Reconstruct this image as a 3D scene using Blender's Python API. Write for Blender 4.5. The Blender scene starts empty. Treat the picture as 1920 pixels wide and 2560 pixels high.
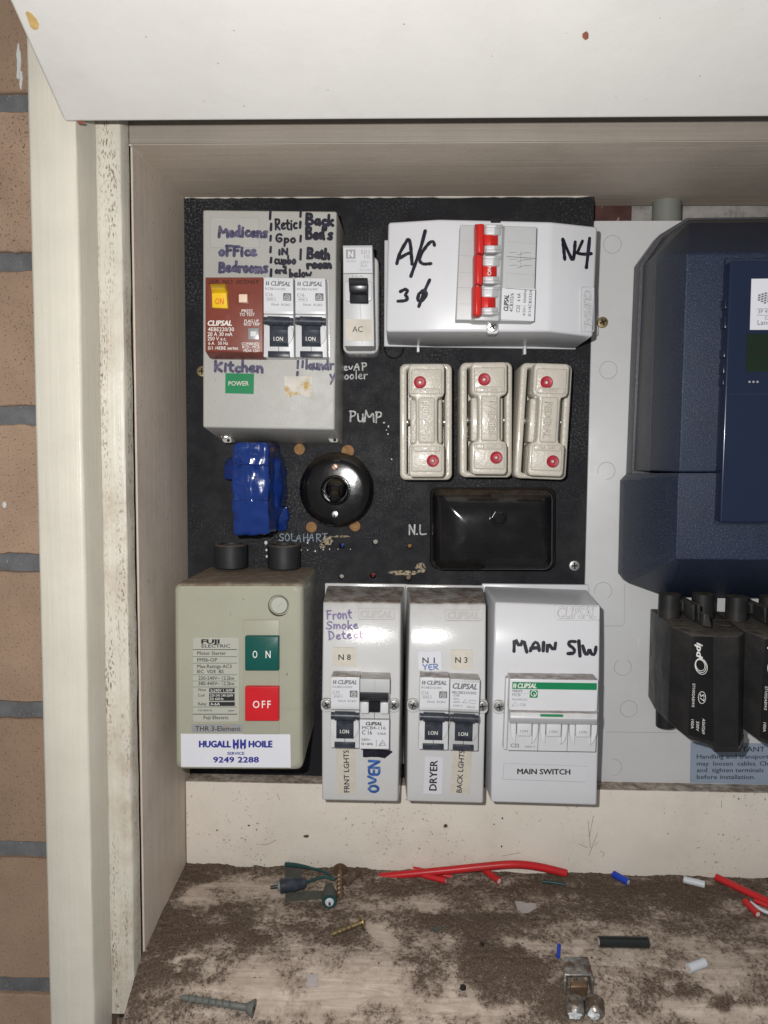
import bpy, bmesh, math, random
import numpy as np
from mathutils import Vector, Matrix, noise as mnoise
random.seed(7); rng = np.random.default_rng(7)
sc = bpy.context.scene
C = sc.collection
# ------------------------------------------------------------------ camera, world, flash
S = 1.06/1000.0            # survey units (mm) to metres
ZOFF = 0.30                # the ledge lies near z = 0
FPX, CX, CY, ZC = 1923.0, 960.0, 1280.0, 480.0
yaw, pitch, roll = [math.radians(a) for a in (1.77084352, 3.99252374, 0.40277718)]
def rotm(y, p, r):
    Ry = np.array([[math.cos(y), 0, math.sin(y)], [0, 1, 0], [-math.sin(y), 0, math.cos(y)]])
    Rx = np.array([[1, 0, 0], [0, math.cos(p), -math.sin(p)], [0, math.sin(p), math.cos(p)]])
    Rz = np.array([[math.cos(r), -math.sin(r), 0], [math.sin(r), math.cos(r), 0], [0, 0, 1]])
    return Rz @ Rx @ Ry
RM = rotm(yaw, pitch, roll)
def bl(v): return Vector((v[0], v[2], -v[1]))
cam = bpy.data.cameras.new('camera'); cam_o = bpy.data.objects.new('camera', cam); C.objects.link(cam_o)
right, down, fwd = bl(RM[0]), bl(RM[1]), bl(RM[2])
mw = Matrix.Identity(4)
for i, col in enumerate((right, -down, -fwd)):
    for j in range(3): mw[j][i] = col[j]
mw.translation = Vector((0, -ZC*S, ZOFF))
cam_o.matrix_world = mw
cam.sensor_fit = 'VERTICAL'; cam.sensor_height = 32.0; cam.sensor_width = 24.0
cam.lens = FPX/2560*32.0; cam.clip_start = 0.01; cam.clip_end = 50
sc.camera = cam_o
wd = bpy.data.worlds.new('World'); sc.world = wd; wd.use_nodes = True
bg = wd.node_tree.nodes['Background']; bg.inputs[0].default_value = (0.93, 0.96, 1.0, 1); bg.inputs[1].default_value = 0.22
fl = bpy.data.lights.new('flash', 'POINT'); fl.energy = 7.8; fl.shadow_soft_size = 0.0035; fl.color = (1.0, 0.985, 0.965)
flo = bpy.data.objects.new('flash', fl); C.objects.link(flo); flo.location = (-26*S, -(ZC+4)*S, 23*S+ZOFF)
sc.view_settings.view_transform = 'Standard'; sc.view_settings.look = 'None'; sc.view_settings.exposure = 0.0; sc.view_settings.gamma = 1.0

# ------------------------------------------------------------------ survey helpers
def U(px, py, h=0.0):      # photograph point on the plane h mm in front of the board -> survey X, Z
    d = RM.T @ np.array([px-CX, py-CY, FPX]); t = (ZC-h)/d[2]
    return d[0]*t, -d[1]*t
def W(X, Z, h): return Vector((X*S, -h*S, Z*S+ZOFF))
def M(px, py, h=0.0):
    X, Z = U(px, py, h); return W(X, Z, h)
LEDGE = [(-10, -258.0), (12, -259.0), (60, -261.5), (91, -265.5), (104, -271), (120, -280), (132, -292)]
def ledge_z(h):
    for (a, za), (b, zb) in zip(LEDGE, LEDGE[1:]):
        if h <= b: return za+(zb-za)*(h-a)/(b-a)
    return LEDGE[-1][1]
def L(px, py, lift=0.0):   # point on the ledge, lift mm above it
    lo, hi = -10.0, 150.0
    for _ in range(40):
        m = (lo+hi)/2
        if U(px, py, m)[1] > ledge_z(m)+lift: hi = m
        else: lo = m
    # nearer planes (larger h) give higher points on the same ray
    h = (lo+hi)/2; X, Z = U(px, py, h); return W(X, Z, h)
ORG = {}
def empty(name, label, cat, loc, group=None):
    o = bpy.data.objects.new(name, None); C.objects.link(o); o.location = loc; o.empty_display_size = 0.01
    o['label'] = label; o['category'] = cat
    if group: o['group'] = group
    ORG[o.name] = Vector(loc); return o
def link(name, bm, mat, parent=None, label=None, cat=None, group=None, kind=None, smooth=True, ang=32, big=True):
    me = bpy.data.meshes.new(name)
    if isinstance(bm, bmesh.types.BMesh):
        bmesh.ops.recalc_face_normals(bm, faces=bm.faces)
        bm.to_mesh(me); bm.free()
    else: me.from_pydata(*bm)
    if parent is not None: org = ORG[parent.name]
    else:
        co = [v.co for v in me.vertices]
        org = Vector((sum(c.x for c in co)/len(co), max(c.y for c in co), min(c.z for c in co)))
        if kind == 'structure': org = Vector((0, 0, 0))
    me.transform(Matrix.Translation(-org))
    if smooth:
        for p in me.polygons: p.use_smooth = not (big and p.area > (30e-6 if big is True else big*1e-6))
        me.set_sharp_from_angle(angle=math.radians(ang))
    me.materials.append(mat)
    o = bpy.data.objects.new(name, me); C.objects.link(o)
    if parent is not None: o.parent = parent
    else: o.location = org
    ORG[o.name] = org
    if label: o['label'] = label
    if cat: o['category'] = cat
    if group: o['group'] = group
    if kind: o['kind'] = kind
    return o
def bev(bm, w, seg=3, ang=25, keep_back=True):
    if w <= 0: return
    ed = []
    for e in bm.edges:
        if len(e.link_faces) == 2 and e.calc_face_angle(0) > math.radians(ang):
            ed.append(e)
    bmesh.ops.bevel(bm, geom=ed, offset=w*S, segments=seg, affect='EDGES', profile=0.5, clamp_overlap=True)
def prism(pts, h1, h0, b=0.5, seg=3, taper=0.0, bm=None, mid=None):
    """outline in photograph points on plane h1, carried straight back to h0 (taper: mm outward at the back)"""
    own = bm is None
    if own: bm = bmesh.new()
    P = [U(x, y, h1) for x, y in pts]
    cx = sum(p[0] for p in P)/len(P); cz = sum(p[1] for p in P)/len(P)
    f = [bm.verts.new(W(p[0], p[1], h1)) for p in P]
    k = []
    for p in P:
        dx, dz = p[0]-cx, p[1]-cz; l = math.hypot(dx, dz) or 1
        k.append(bm.verts.new(W(p[0]+dx/l*taper, p[1]+dz/l*taper, h0)))
    n = len(f)
    fs = [bm.faces.new(f), bm.faces.new(k[::-1])]
    for i in range(n): fs.append(bm.faces.new((f[i], k[i], k[(i+1) % n], f[(i+1) % n])))
    if own: bmesh.ops.recalc_face_normals(bm, faces=bm.faces); bev(bm, b, seg)
    return bm
def rr(x0, y0, x1, y1, r, n=5, q=None):
    """rounded rectangle outline; q: four corners (TL,TR,BR,BL) it is mapped on"""
    pts = []
    for cx, cy, a in ((x1-r, y0+r, -90), (x1-r, y1-r, 0), (x0+r, y1-r, 90), (x0+r, y0+r, 180)):
        for i in range(n+1):
            t = math.radians(a+90*i/n); pts.append((cx+r*math.cos(t), cy+r*math.sin(t)))
    if q:
        out = []
        for x, y in pts:
            u, v = (x-x0)/(x1-x0), (y-y0)/(y1-y0); out.append(qd(q, u, v))
        return out
    return pts
def qd(q, u, v):
    a = [(1-u)*q[0][i]+u*q[1][i] for i in (0, 1)]; b = [(1-u)*q[3][i]+u*q[2][i] for i in (0, 1)]
    return ((1-v)*a[0]+v*b[0], (1-v)*a[1]+v*b[1])
def rq(q, r):              # rounded quad
    w = math.dist(q[0], q[1]); hh = math.dist(q[0], q[3])
    return rr(0, 0, w, hh, r, 5, q)
def rect(x0, y0, x1, y1): return [(x0, y0), (x1, y0), (x1, y1), (x0, y1)]
def circ(cx, cy, r, n=32, ry=None): return [(cx+r*math.cos(2*math.pi*i/n), cy+(ry or r)*math.sin(2*math.pi*i/n)) for i in range(n)]
def shell(grid, back, flare=(0, 0, 0, 0), b=0.8, seg=3):
    """grid of rows of (px,py,h); perimeter carried back to `back`, flare = mm outward (left,right,top,bottom)"""
    bm = bmesh.new(); R, Cn = len(grid), len(grid[0])
    w = [[U(*p)+(p[2],) for p in row] for row in grid]
    v = [[bm.verts.new(W(*p)) for p in row] for row in w]
    for i in range(R-1):
        for j in range(Cn-1): bm.faces.new((v[i][j], v[i+1][j], v[i+1][j+1], v[i][j+1]))
    per = [(0, j) for j in range(Cn)]+[(i, Cn-1) for i in range(1, R)]+[(R-1, j) for j in range(Cn-2, -1, -1)]+[(i, 0) for i in range(R-2, 0, -1)]
    bk = {}
    for i, j in per:
        X, Z, h = w[i][j]
        if j == 0: X -= flare[0]
        if j == Cn-1: X += flare[1]
        if i == 0: Z += flare[2]
        if i == R-1: Z -= flare[3]
        bk[(i, j)] = bm.verts.new(W(X, Z, back))
    for a, c in zip(per, per[1:]+per[:1]): bm.faces.new((v[a[0]][a[1]], v[c[0]][c[1]], bk[c], bk[a]))
    bm.faces.new([bk[p] for p in per][::-1])
    bmesh.ops.recalc_face_normals(bm, faces=bm.faces); bev(bm, b, seg, 20)
    return bm
def qshell(q, us, vs, hf, back, **k):
    return shell([[qd(q, u, v)+(hf(u, v),) for u in us] for v in vs], back, **k)
def lathe(px, py, prof, n=32, h0=0.0, bm=None, close=True):
    """axis along the board normal; prof = [(radius mm, h)] from rim to centre"""
    bm = bm or bmesh.new(); X, Z = U(px, py, h0); rings = []
    for r, h in prof:
        if r < 1e-4: rings.append([bm.verts.new(W(X, Z, h))])
        else: rings.append([bm.verts.new(W(X+r*math.cos(2*math.pi*i/n), Z+r*math.sin(2*math.pi*i/n), h)) for i in range(n)])
    for a, c in zip(rings, rings[1:]):
        if len(c) == 1:
            for i in range(n): bm.faces.new((a[i], a[(i+1) % n], c[0]))
        elif len(a) == 1:
            for i in range(n): bm.faces.new((c[i], a[0], c[(i+1) % n]))
        else:
            for i in range(n): bm.faces.new((a[i], a[(i+1) % n], c[(i+1) % n], c[i]))
    if close and len(rings[0]) > 1: bm.faces.new(rings[0][::-1])
    return bm
def tube(P, r, n=12, bm=None, caps=True, sub=1):
    """P: world points; r: mm or list of mm"""
    bm = bm or bmesh.new(); P = [Vector(p) for p in P]
    rs = r if isinstance(r, (list, tuple)) else [r]*len(P)
    if sub > 1 and len(P) > 2:
        Q, q2 = [], []
        for i in range(len(P)-1):
            p0, p1, p2, p3 = P[max(i-1, 0)], P[i], P[i+1], P[min(i+2, len(P)-1)]
            for s in range(sub):
                t = s/sub
                Q.append(0.5*((2*p1)+(-p0+p2)*t+(2*p0-5*p1+4*p2-p3)*t*t+(-p0+3*p1-3*p2+p3)*t**3)); q2.append(rs[i]*(1-t)+rs[i+1]*t)
        Q.append(P[-1]); q2.append(rs[-1]); P, rs = Q, q2
    rings = []; up = None
    for i, p in enumerate(P):
        d = (P[min(i+1, len(P)-1)]-P[max(i-1, 0)]).normalized()
        if up is None: up = d.orthogonal().normalized()
        up = (up-d*up.dot(d)).normalized(); s = d.cross(up)
        rings.append([bm.verts.new(p+(up*math.cos(2*math.pi*k/n)+s*math.sin(2*math.pi*k/n))*rs[i]*S) for k in range(n)])
    for a, c in zip(rings, rings[1:]):
        for k in range(n): bm.faces.new((a[k], a[(k+1) % n], c[(k+1) % n], c[k]))
    if caps: bm.faces.new(rings[0][::-1]); bm.faces.new(rings[-1])
    return bm
# ---- lettering
_cap = None
def _font(s, ext, bold, shear, sp):
    cu = bpy.data.curves.new('t', 'FONT'); cu.body = s; cu.size = 1; cu.extrude = ext; cu.offset = bold; cu.shear = shear; cu.space_character = sp; cu.resolution_u = 2
    o = bpy.data.objects.new('t', cu); C.objects.link(o)
    me = o.to_mesh(); vs = [v.co.copy() for v in me.vertices]; fs = [tuple(p.vertices) for p in me.polygons]
    o.to_mesh_clear(); bpy.data.objects.remove(o); bpy.data.curves.remove(cu)
    return vs, fs
def text(parent, s, x, y, w, cap, h, mat, ang=0, bold=0.0, shear=0.0, sp=1.0, lift=0.15, emb=0.0, name='lettering', org=None):
    """s starts at photograph point (x,y) on its baseline, w wide, capitals `cap` high, turned by ang (deg, clockwise)"""
    global _cap
    if _cap is None:
        vs, _ = _font('H', 0, 0, 0, 1); _cap = max(v.y for v in vs)
    extra = bold*.9
    vs, fs = _font(s, 0.5 if emb else 0, 0, shear, sp)
    if extra and not emb:
        n0 = len(vs); base_v, base_f = list(vs), list(fs)
        for k, (ox, oy) in enumerate(((extra, 0), (-extra, 0), (0, extra*.7), (0, -extra*.7))):
            vs = vs+[Vector((p.x+ox, p.y+oy, -(k+1)*.001)) for p in base_v]; fs = fs+[tuple(i+n0*(k+1) for i in f) for f in base_f]
    x0, x1 = min(v.x for v in vs), max(v.x for v in vs)
    ca, sa = math.cos(math.radians(ang)), math.sin(math.radians(ang)); out = []
    hf = h if callable(h) else (lambda a, b: h)
    for v in vs:
        u = (v.x-x0)/(x1-x0)*w; t = -v.y/_cap*cap
        px, py = x+u*ca-t*sa, y+u*sa+t*ca
        hh = hf(px, py)+lift+(emb if v.z > 0.01 else (-0.4 if emb else 0))+(v.z*18 if not emb else 0)
        out.append(M(px, py, hh))
    bm = bmesh.new(); V = [bm.verts.new(p) for p in out]
    for f in fs:
        try: bm.faces.new([V[i] for i in f])
        except ValueError: pass
    me = bpy.data.meshes.new(name); bm.to_mesh(me); bm.free()
    o_ = ORG[parent.name]; me.transform(Matrix.Translation(-o_)); me.materials.append(mat)
    o = bpy.data.objects.new(name, me); C.objects.link(o); o.parent = parent; ORG[o.name] = o_; return o
def texts(parent, rows, h, mat, **k):
    """several printed lines joined in one part"""
    os = [text(parent, *r[:5], h, mat, **{**k, **(r[5] if len(r) > 5 else {})}) for r in rows]
    bm = bmesh.new()
    for o in os: bm.from_mesh(o.data)
    for o in os[1:]: ORG.pop(o.name, None); bpy.data.objects.remove(o)
    bm.to_mesh(os[0].data); bm.free(); return os[0]
GL = {  # single-stroke hand: (width, strokes)
'M': (.9, ['0,0 .08,1', '.08,1 .42,.25 .78,.95 .88,0']), 'N': (.7, ['.05,0 .06,1', '.06,1 .6,.02', '.6,.02 .62,1']),
'B': (.65, ['.08,0 .08,1', '.08,1 .5,.98 .5,.62 .1,.55 .6,.42 .6,.02 .05,0']), 'R': (.65, ['.08,0 .08,.98', '.05,.95 .55,.98 .5,.5 .1,.48 .6,0']),
'G': (.65, ['.55,.85 .3,1 .05,.7 .05,.25 .3,0 .55,.15 .55,.45 .3,.45']), 'I': (.25, ['.12,0 .12,.9']), 'A': (.8, ['0,0 .2,.5 .38,1 .5,.5 .58,0', '.1,.38 .56,.42']),
'C': (.75, ['.75,.8 .65,1 .4,.85 .12,.45 .1,.1 .4,0 .65,.1']), '3': (.6, ['.05,.9 .35,1 .5,.8 .2,.55 .55,.4 .5,.1 .0,.05']), 'Ø': (.7, ['.1,.3 .15,.75 .45,.8 .58,.45 .4,.1 .12,.1 .1,.35', '.2,-.3 .6,1.3']),
'4': (.7, ['.3,1 .05,.4 .7,.45', '.62,1.05 .5,-.25']), 'F': (.55, ['.08,0 .1,1', '.05,1 .55,1', '.08,.55 .45,.58']), 'S': (.6, ['.55,.85 .3,1 .05,.8 .15,.55 .5,.4 .5,.1 .25,0 0,.12']),
'D': (.65, ['.1,0 .08,1', '.02,1 .4,.9 .6,.5 .4,.1 .05,0']), 'O': (.65, ['.3,1 .05,.7 .08,.2 .35,0 .6,.3 .55,.8 .28,1']), 'V': (.6, ['0,.9 .28,.05 .6,1']), 'E': (.5, ['.5,1 .1,.95 .05,.5 .1,.02 .5,0', '.05,.5 .42,.52']),
'W': (.9, ['0,1 .2,.02 .45,.7 .65,.02 .9,1']), 'Y': (.6, ['.02,1 .3,.5 .58,1', '.3,.5 .28,0']), 'P': (.6, ['.1,0 .08,1', '.0,.95 .5,1 .55,.6 .1,.45']), 'U': (.6, ['.05,.7 .1,.1 .35,0 .55,.2 .52,.7', '.53,.4 .6,0']), 'L': (.5, ['.08,1 .05,0 .5,.03']),
'H': (.6, ['.05,0 .05,.9', '.05,.45 .55,.5', '.55,0 .55,.9']), 'T': (.6, ['0,.95 .6,.98', '.3,.98 .3,0']), 'K': (.65, ['.08,0 .08,1', '.6,.85 .12,.42 .6,0']), '/': (.5, ['.0,-.15 .5,1.3']), '.': (.2, ['.05,.02 .12,.03']),
"'": (.2, ['.1,1.05 .05,.85']), '!': (.2, ['.1,.0 .1,1']), ' ': (.4, []),
'e': (.5, ['.05,.3 .42,.36 .35,.6 .1,.5 .05,.15 .25,0 .48,.1']), 'd': (.55, ['.42,.5 .2,.55 .05,.25 .2,0 .42,.2', '.44,1.05 .42,.3 .52,0']), 'i': (.25, ['.12,.55 .12,0', '.13,.8 .14,.83']), 'c': (.45, ['.42,.5 .2,.58 .05,.25 .2,0 .45,.08']),
'n': (.5, ['.05,.55 .07,0', '.07,.35 .28,.58 .42,.4 .45,0']), 's': (.42, ['.4,.55 .15,.58 .1,.4 .38,.22 .3,0 .02,.05']), 'o': (.48, ['.25,.58 .05,.4 .08,.08 .28,0 .45,.25 .38,.52 .22,.58']), 'f': (.4, ['.42,1 .2,.95 .17,.5 .15,0', '0,.55 .38,.57']),
'r': (.42, ['.07,.55 .09,0', '.09,.3 .22,.55 .42,.52']), 'm': (.75, ['.05,.55 .07,0', '.07,.35 .22,.57 .34,.4 .35,0', '.35,.35 .52,.57 .66,.4 .7,0']), 't': (.4, ['.18,.9 .15,.1 .38,0', '0,.6 .38,.62']), 'p': (.5, ['.08,.55 .05,-.4', '.08,.4 .3,.58 .45,.3 .3,.02 .08,.1']),
'u': (.5, ['.05,.55 .07,.1 .25,0 .42,.2', '.43,.55 .48,0']), 'b': (.5, ['.07,1 .07,0', '.07,.3 .3,.52 .46,.25 .3,0 .07,.05']), 'w': (.7, ['.02,.55 .15,.02 .33,.4 .5,.02 .66,.58']), 'l': (.2, ['.1,1 .1,0']), 'k': (.48, ['.07,1 .07,0', '.42,.52 .1,.25 .46,0']),
'a': (.5, ['.42,.5 .2,.58 .05,.25 .2,0 .4,.2', '.42,.55 .48,0']), 'h': (.5, ['.07,1 .07,0', '.07,.35 .28,.56 .42,.4 .45,0']), 'y': (.5, ['.05,.55 .25,.1', '.5,.6 .1,-.4']), 'v': (.48, ['.02,.55 .2,.02 .46,.6'])}
def chaikin(P, k=2):
    for _ in range(k):
        Q = [P[0]]
        for a, b in zip(P, P[1:]):
            Q.append((a[0]*.75+b[0]*.25, a[1]*.75+b[1]*.25)); Q.append((a[0]*.25+b[0]*.75, a[1]*.25+b[1]*.75))
        Q.append(P[-1]); P = Q
    return P
_lay = [0]
def stroke(bm, P, wpx, hf, lift=0.26, smooth=2):
    """pen stroke: a thin raised film of ink along photograph points P"""
    P = chaikin(P, smooth) if len(P) > 2 else P
    _lay[0] = (_lay[0]+1) % 6; lf = lift+_lay[0]*0.03
    n = len(P); L_, R_ = [], []; prog = [0]
    def put(x, y): return bm.verts.new(M(x, y, hf(x, y)+lf+prog[0]*.1))
    for i, p in enumerate(P):
        prog[0] = i/n; a, b = P[max(i-1, 0)], P[min(i+1, n-1)]; dx, dy = b[0]-a[0], b[1]-a[1]; l = math.hypot(dx, dy) or 1
        w = wpx/2*(1+0.12*math.sin(i*1.7+p[0])); nx, ny = -dy/l*w, dx/l*w
        L_.append(put(p[0]+nx, p[1]+ny)); R_.append(put(p[0]-nx, p[1]-ny))
    for i in range(n-1):
        bm.faces.new((L_[i], L_[i+1], R_[i+1], R_[i]))
    for end, nb in ((0, 1), (n-1, n-2)):
        prog[0] = end/n; p, q = P[end], P[nb]; a0 = math.atan2(p[1]-q[1], p[0]-q[0])
        ring = [put(p[0]+wpx/2*math.cos(a0+t), p[1]+wpx/2*math.sin(a0+t)) for t in (-1.0, -.5, 0, .5, 1.0)]
        aa, bb = (L_[end], R_[end])
        pts = [aa]+ring+[bb]
        pts = sorted(pts[1:-1], key=lambda v: 0)  # keep order
        da = (aa.co-ring[0].co).length; db = (bb.co-ring[0].co).length
        seq = ([aa]+ring+[bb]) if da < db else ([bb]+ring+[aa])
        bm.faces.new(seq)
def hand(parent, words, h, mat, name='handwriting', label=None, org=None):
    """words: (text, x, baseline y, width px, cap px, pen px, angle)"""
    hf = h if callable(h) else (lambda a, b: h)
    for wd_ in words:
        bm = bmesh.new()
        s, x, y, w, cap, pen = wd_[:6]; ang = math.radians(wd_[6] if len(wd_) > 6 else 0)
        tot = sum(GL[c][0]+.12 for c in s); k = w/tot; u = 0
        for c in s:
            gw, st = GL[c]; jx, jy, js = random.uniform(-.02, .02), random.uniform(-.05, .05), random.uniform(.93, 1.07)
            for t in st:
                P = []
                for pr in t.split():
                    a, b = map(float, pr.split(',')); a = (u+a+jx)*k+random.uniform(-.01, .01)*cap; b = -(b*js+jy)*cap
                    P.append((x+a*math.cos(ang)-b*math.sin(ang), y+a*math.sin(ang)+b*math.cos(ang)))
                stroke(bm, P, pen, hf)
            u += gw+.12
        # outward facing
        for f in bm.faces:
            f.normal_update()
            if f.normal.y > 0: f.normal_flip()
        me = bpy.data.meshes.new(name); bm.to_mesh(me); bm.free()
        o_ = ORG[parent.name]; me.transform(Matrix.Translation(-o_)); me.materials.append(mat)
        o = bpy.data.objects.new(name, me); C.objects.link(o); o.parent = parent; ORG[o.name] = o_
        if label: o['label'] = label
    return o

# ------------------------------------------------------------------ materials
def new_mat(name):
    m = bpy.data.materials.new(name); m.use_nodes = True; nt = m.node_tree; return m, nt, nt.nodes['Principled BSDF']
def nd(nt, t, **k):
    n = nt.nodes.new(t)
    for a, v in k.items(): setattr(n, a, v)
    return n
def mixc(nt, fac, a, b, mode='MIX'):
    m = nd(nt, 'ShaderNodeMix', data_type='RGBA', blend_type=mode)
    for s, v in ((0, fac), (6, a), (7, b)):
        if hasattr(v, 'is_output') or isinstance(v, bpy.types.NodeSocket): nt.links.new(v, m.inputs[s])
        elif isinstance(v, (int, float)): m.inputs[s].default_value = v
        else: m.inputs[s].default_value = (*v, 1)
    return m.outputs[2]
def noise(nt, vec, scale, detail=4, rough=0.6, stretch=None, dist=0):
    if stretch:
        mp = nd(nt, 'ShaderNodeMapping'); mp.inputs['Scale'].default_value = stretch; nt.links.new(vec, mp.inputs[0]); vec = mp.outputs[0]
    n = nd(nt, 'ShaderNodeTexNoise'); n.inputs['Scale'].default_value = scale; n.inputs['Detail'].default_value = detail; n.inputs['Roughness'].default_value = rough; n.inputs['Distortion'].default_value = dist
    nt.links.new(vec, n.inputs['Vector']); return n.outputs[0]
def ramp(nt, v, a, b, smooth=False):
    r = nd(nt, 'ShaderNodeMapRange'); r.inputs[1].default_value = a; r.inputs[2].default_value = b
    if smooth: r.interpolation_type = 'SMOOTHSTEP'
    nt.links.new(v, r.inputs[0]); return r.outputs[0]
def mul(nt, a, b, op='MULTIPLY'):
    m = nd(nt, 'ShaderNodeMath', operation=op)
    for i, v in enumerate((a, b)):
        if isinstance(v, (int, float)): m.inputs[i].default_value = v
        else: nt.links.new(v, m.inputs[i])
    return m.outputs[0]
def mat(name, col, rough=0.5, var=0.06, vscale=60, speck=None, speck_scale=900, speck_t=(.68, .74), objrand=0, smask=None, sstretch=None, grime=None, grime_amt=0.25, grime_scale=25, grime_t=(.45, .75),
        grain=None, bump=0.0, bscale=1500, dust=None, metal=0.0, spec=0.3, coat=0.0, rvar=0.0, coords='Object'):
    m, nt, b = new_mat(name)
    tc = nd(nt, 'ShaderNodeTexCoord'); v = tc.outputs['Object']
    lo = tuple(c*(1-var) for c in col); hi = tuple(min(1, c*(1+var)) for c in col)
    c = mixc(nt, ramp(nt, noise(nt, v, vscale, 5), .3, .7), lo, hi)
    if grime:
        c = mixc(nt, mul(nt, ramp(nt, noise(nt, v, grime_scale, 8, .7), *grime_t, True), grime_amt), c, grime)
    if grain: # stretched brush or wood grain: (axis stretch, strength)
        g = noise(nt, v, 1.0, 3, .6, stretch=grain[0]); c = mixc(nt, mul(nt, ramp(nt, g, .35, .65), grain[1]), c, tuple(x*.62 for x in col))
    if speck:
        sf = ramp(nt, noise(nt, v, 1.0 if sstretch else speck_scale, 2, .5, stretch=sstretch), *speck_t)
        if smask: sf = mul(nt, sf, ramp(nt, noise(nt, v, 1.0, 4, .6, stretch=smask[0]), *smask[1]))
        c = mixc(nt, sf, c, speck)
    if objrand:
        oi = nd(nt, 'ShaderNodeObjectInfo'); c = mixc(nt, mul(nt, oi.outputs['Random'], objrand), c, tuple(x*.62 for x in (col[0], col[1]*.95, col[2]*.9)))
    rf = None
    if dust:
        ge = nd(nt, 'ShaderNodeNewGeometry'); sx = nd(nt, 'ShaderNodeSeparateXYZ'); nt.links.new(ge.outputs['True Normal'], sx.inputs[0])
        f = ramp(nt, sx.outputs[2], .35, .9); nn = ramp(nt, noise(nt, v, 140, 6, .7), .22, .6)
        f = mul(nt, f, mul(nt, nn, dust[1])); c = mixc(nt, f, c, dust[0]); rf = f
    nt.links.new(c, b.inputs['Base Color'])
    b.inputs['Roughness'].default_value = rough; b.inputs['Metallic'].default_value = metal; b.inputs['Specular IOR Level'].default_value = spec
    b.inputs['Coat Weight'].default_value = coat; b.inputs['Coat Roughness'].default_value = 0.08
    if rvar:
        r = ramp(nt, noise(nt, v, 90, 6, .7), .3, .7); mr = nd(nt, 'ShaderNodeMapRange'); mr.inputs[3].default_value = max(.02, rough-rvar); mr.inputs[4].default_value = min(1, rough+rvar); nt.links.new(r, mr.inputs[0]); rr_ = mr.outputs[0]
        if rf is not None: rr_ = mul(nt, rr_, mul(nt, rf, .5), 'ADD')
        nt.links.new(rr_, b.inputs['Roughness'])
    if bump or grain:
        bp = nd(nt, 'ShaderNodeBump'); bp.inputs['Strength'].default_value = bump or .25; bp.inputs['Distance'].default_value = 0.0004
        hh = noise(nt, v, bscale, 4, .6)
        if grain: hh = mul(nt, hh, mul(nt, g, 1.5), 'ADD')
        nt.links.new(hh, bp.inputs['Height']); nt.links.new(bp.outputs[0], b.inputs['Normal'])
    return m
DUST = (.17, .125, .095)
m_cream = mat('cream_painted_timber', (.57, .535, .455), .42, .05, 30, speck=(.25, .2, .16), speck_scale=900, speck_t=(.68, .76), smask=((40, 40, 9), (.5, .7)), grime=(.45, .41, .34), grime_amt=.3, grain=((500, 500, 14), .12), bump=.25, bscale=600, rvar=.12)
m_strip = mat('stained_cream_timber', (.56, .525, .45), .42, .06, 40, speck=(.17, .13, .10), sstretch=(1300, 1300, 420), speck_t=(.52, .62), smask=((150, 150, 11), (.46, .64)), grime=(.36, .28, .2), grime_amt=.7, grime_scale=30, grain=((600, 600, 12), .2), bump=.4, bscale=500, rvar=.12)
m_jamb = mat('grubby_painted_jamb', (.60, .515, .435), .55, .05, 20, speck=(.16, .12, .09), speck_scale=500, speck_t=(.70, .76), grime=(.36, .31, .26), grime_amt=.5, grime_scale=12, grain=((700, 260, 9), .22), bump=.3, bscale=400, rvar=.1)
m_lintel = mat('grubby_painted_head', (.58, .50, .415), .55, .05, 20, speck=(.7, .66, .6), speck_scale=300, speck_t=(.80, .83), grime=(.36, .31, .26), grime_amt=.5, grime_scale=12, grain=((9, 300, 900), .24), bump=.3, bscale=400, rvar=.1)
m_fascia = mat('dark_brown_fascia', (.27, .235, .20), .6, .1, 20, grain=((9, 300, 900), .3), bump=.4, bscale=400)  # fascia in a darker brown than the lintel behind it
m_flap = mat('white_painted_door', (.63, .615, .585), .45, .03, 12, speck=(.3, .27, .25), speck_scale=260, speck_t=(.79, .82), grime=(.53, .51, .48), grime_amt=.5, grime_scale=9, bump=.5, bscale=110, rvar=.1)
m_apron = mat('dirty_cream_apron', (.70, .64, .56), .5, .05, 25, speck=(.14, .1, .075), speck_scale=620, speck_t=(.665, .71), smask=((30, 30, 30), (.42, .62)), grime=(.55, .48, .40), grime_amt=.5, grime_scale=18, bump=.35, bscale=500, dust=(DUST, .95), rvar=.1)
m_board = mat('black_bakelite_board', (.009, .009, .0115), .62, .25, 40, speck=(.13, .135, .14), speck_scale=800, speck_t=(.50, .82), smask=((11, 11, 11), (.45, .64)), grime=(.045, .044, .043), grime_amt=.6, grime_scale=16, grime_t=(.48, .72), bump=.35, bscale=1400, rvar=.12, spec=.2)
m_white_board = mat('white_meter_board', (.56, .56, .565), .38, .025, 15, speck=(.3, .28, .25), speck_scale=350, speck_t=(.79, .82), grime=(.50, .49, .47), grime_amt=.5, bump=.06, bscale=500, rvar=.08)
m_hole = mat('bare_board_wood', (.29, .155, .07), .8, .25, 300, bump=.4)
m_inkblack = mat('black_marker_ink', (.012, .011, .018), .4, .3, 200, grime=(.055, .05, .10), grime_amt=.55, grime_scale=170)
m_inkfade = mat('faded_marker_ink', (.055, .05, .10), .5, .5, 350, grime=(.22, .20, .29), grime_amt=.75, grime_scale=200)
m_inkblue = mat('blue_marker_ink', (.03, .10, .32), .5, .5, 300, grime=(.18, .3, .55), grime_amt=.8, grime_scale=260)
m_inkpurple = mat('purple_faded_ink', (.17, .14, .27), .5, .4, 300)
m_inkpink = mat('pale_pink_ink', (.55, .36, .5), .5, .3, 300)
m_chalk = mat('white_paint_pen', (.5, .5, .49), .8, .4, 400, grime=(.1, .1, .1), grime_amt=.8, grime_scale=350)
m_chalkdim = mat('worn_paint_pen', (.24, .28, .33), .8, .5, 400, grime=(.05, .05, .055), grime_amt=.8, grime_scale=350)
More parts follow.
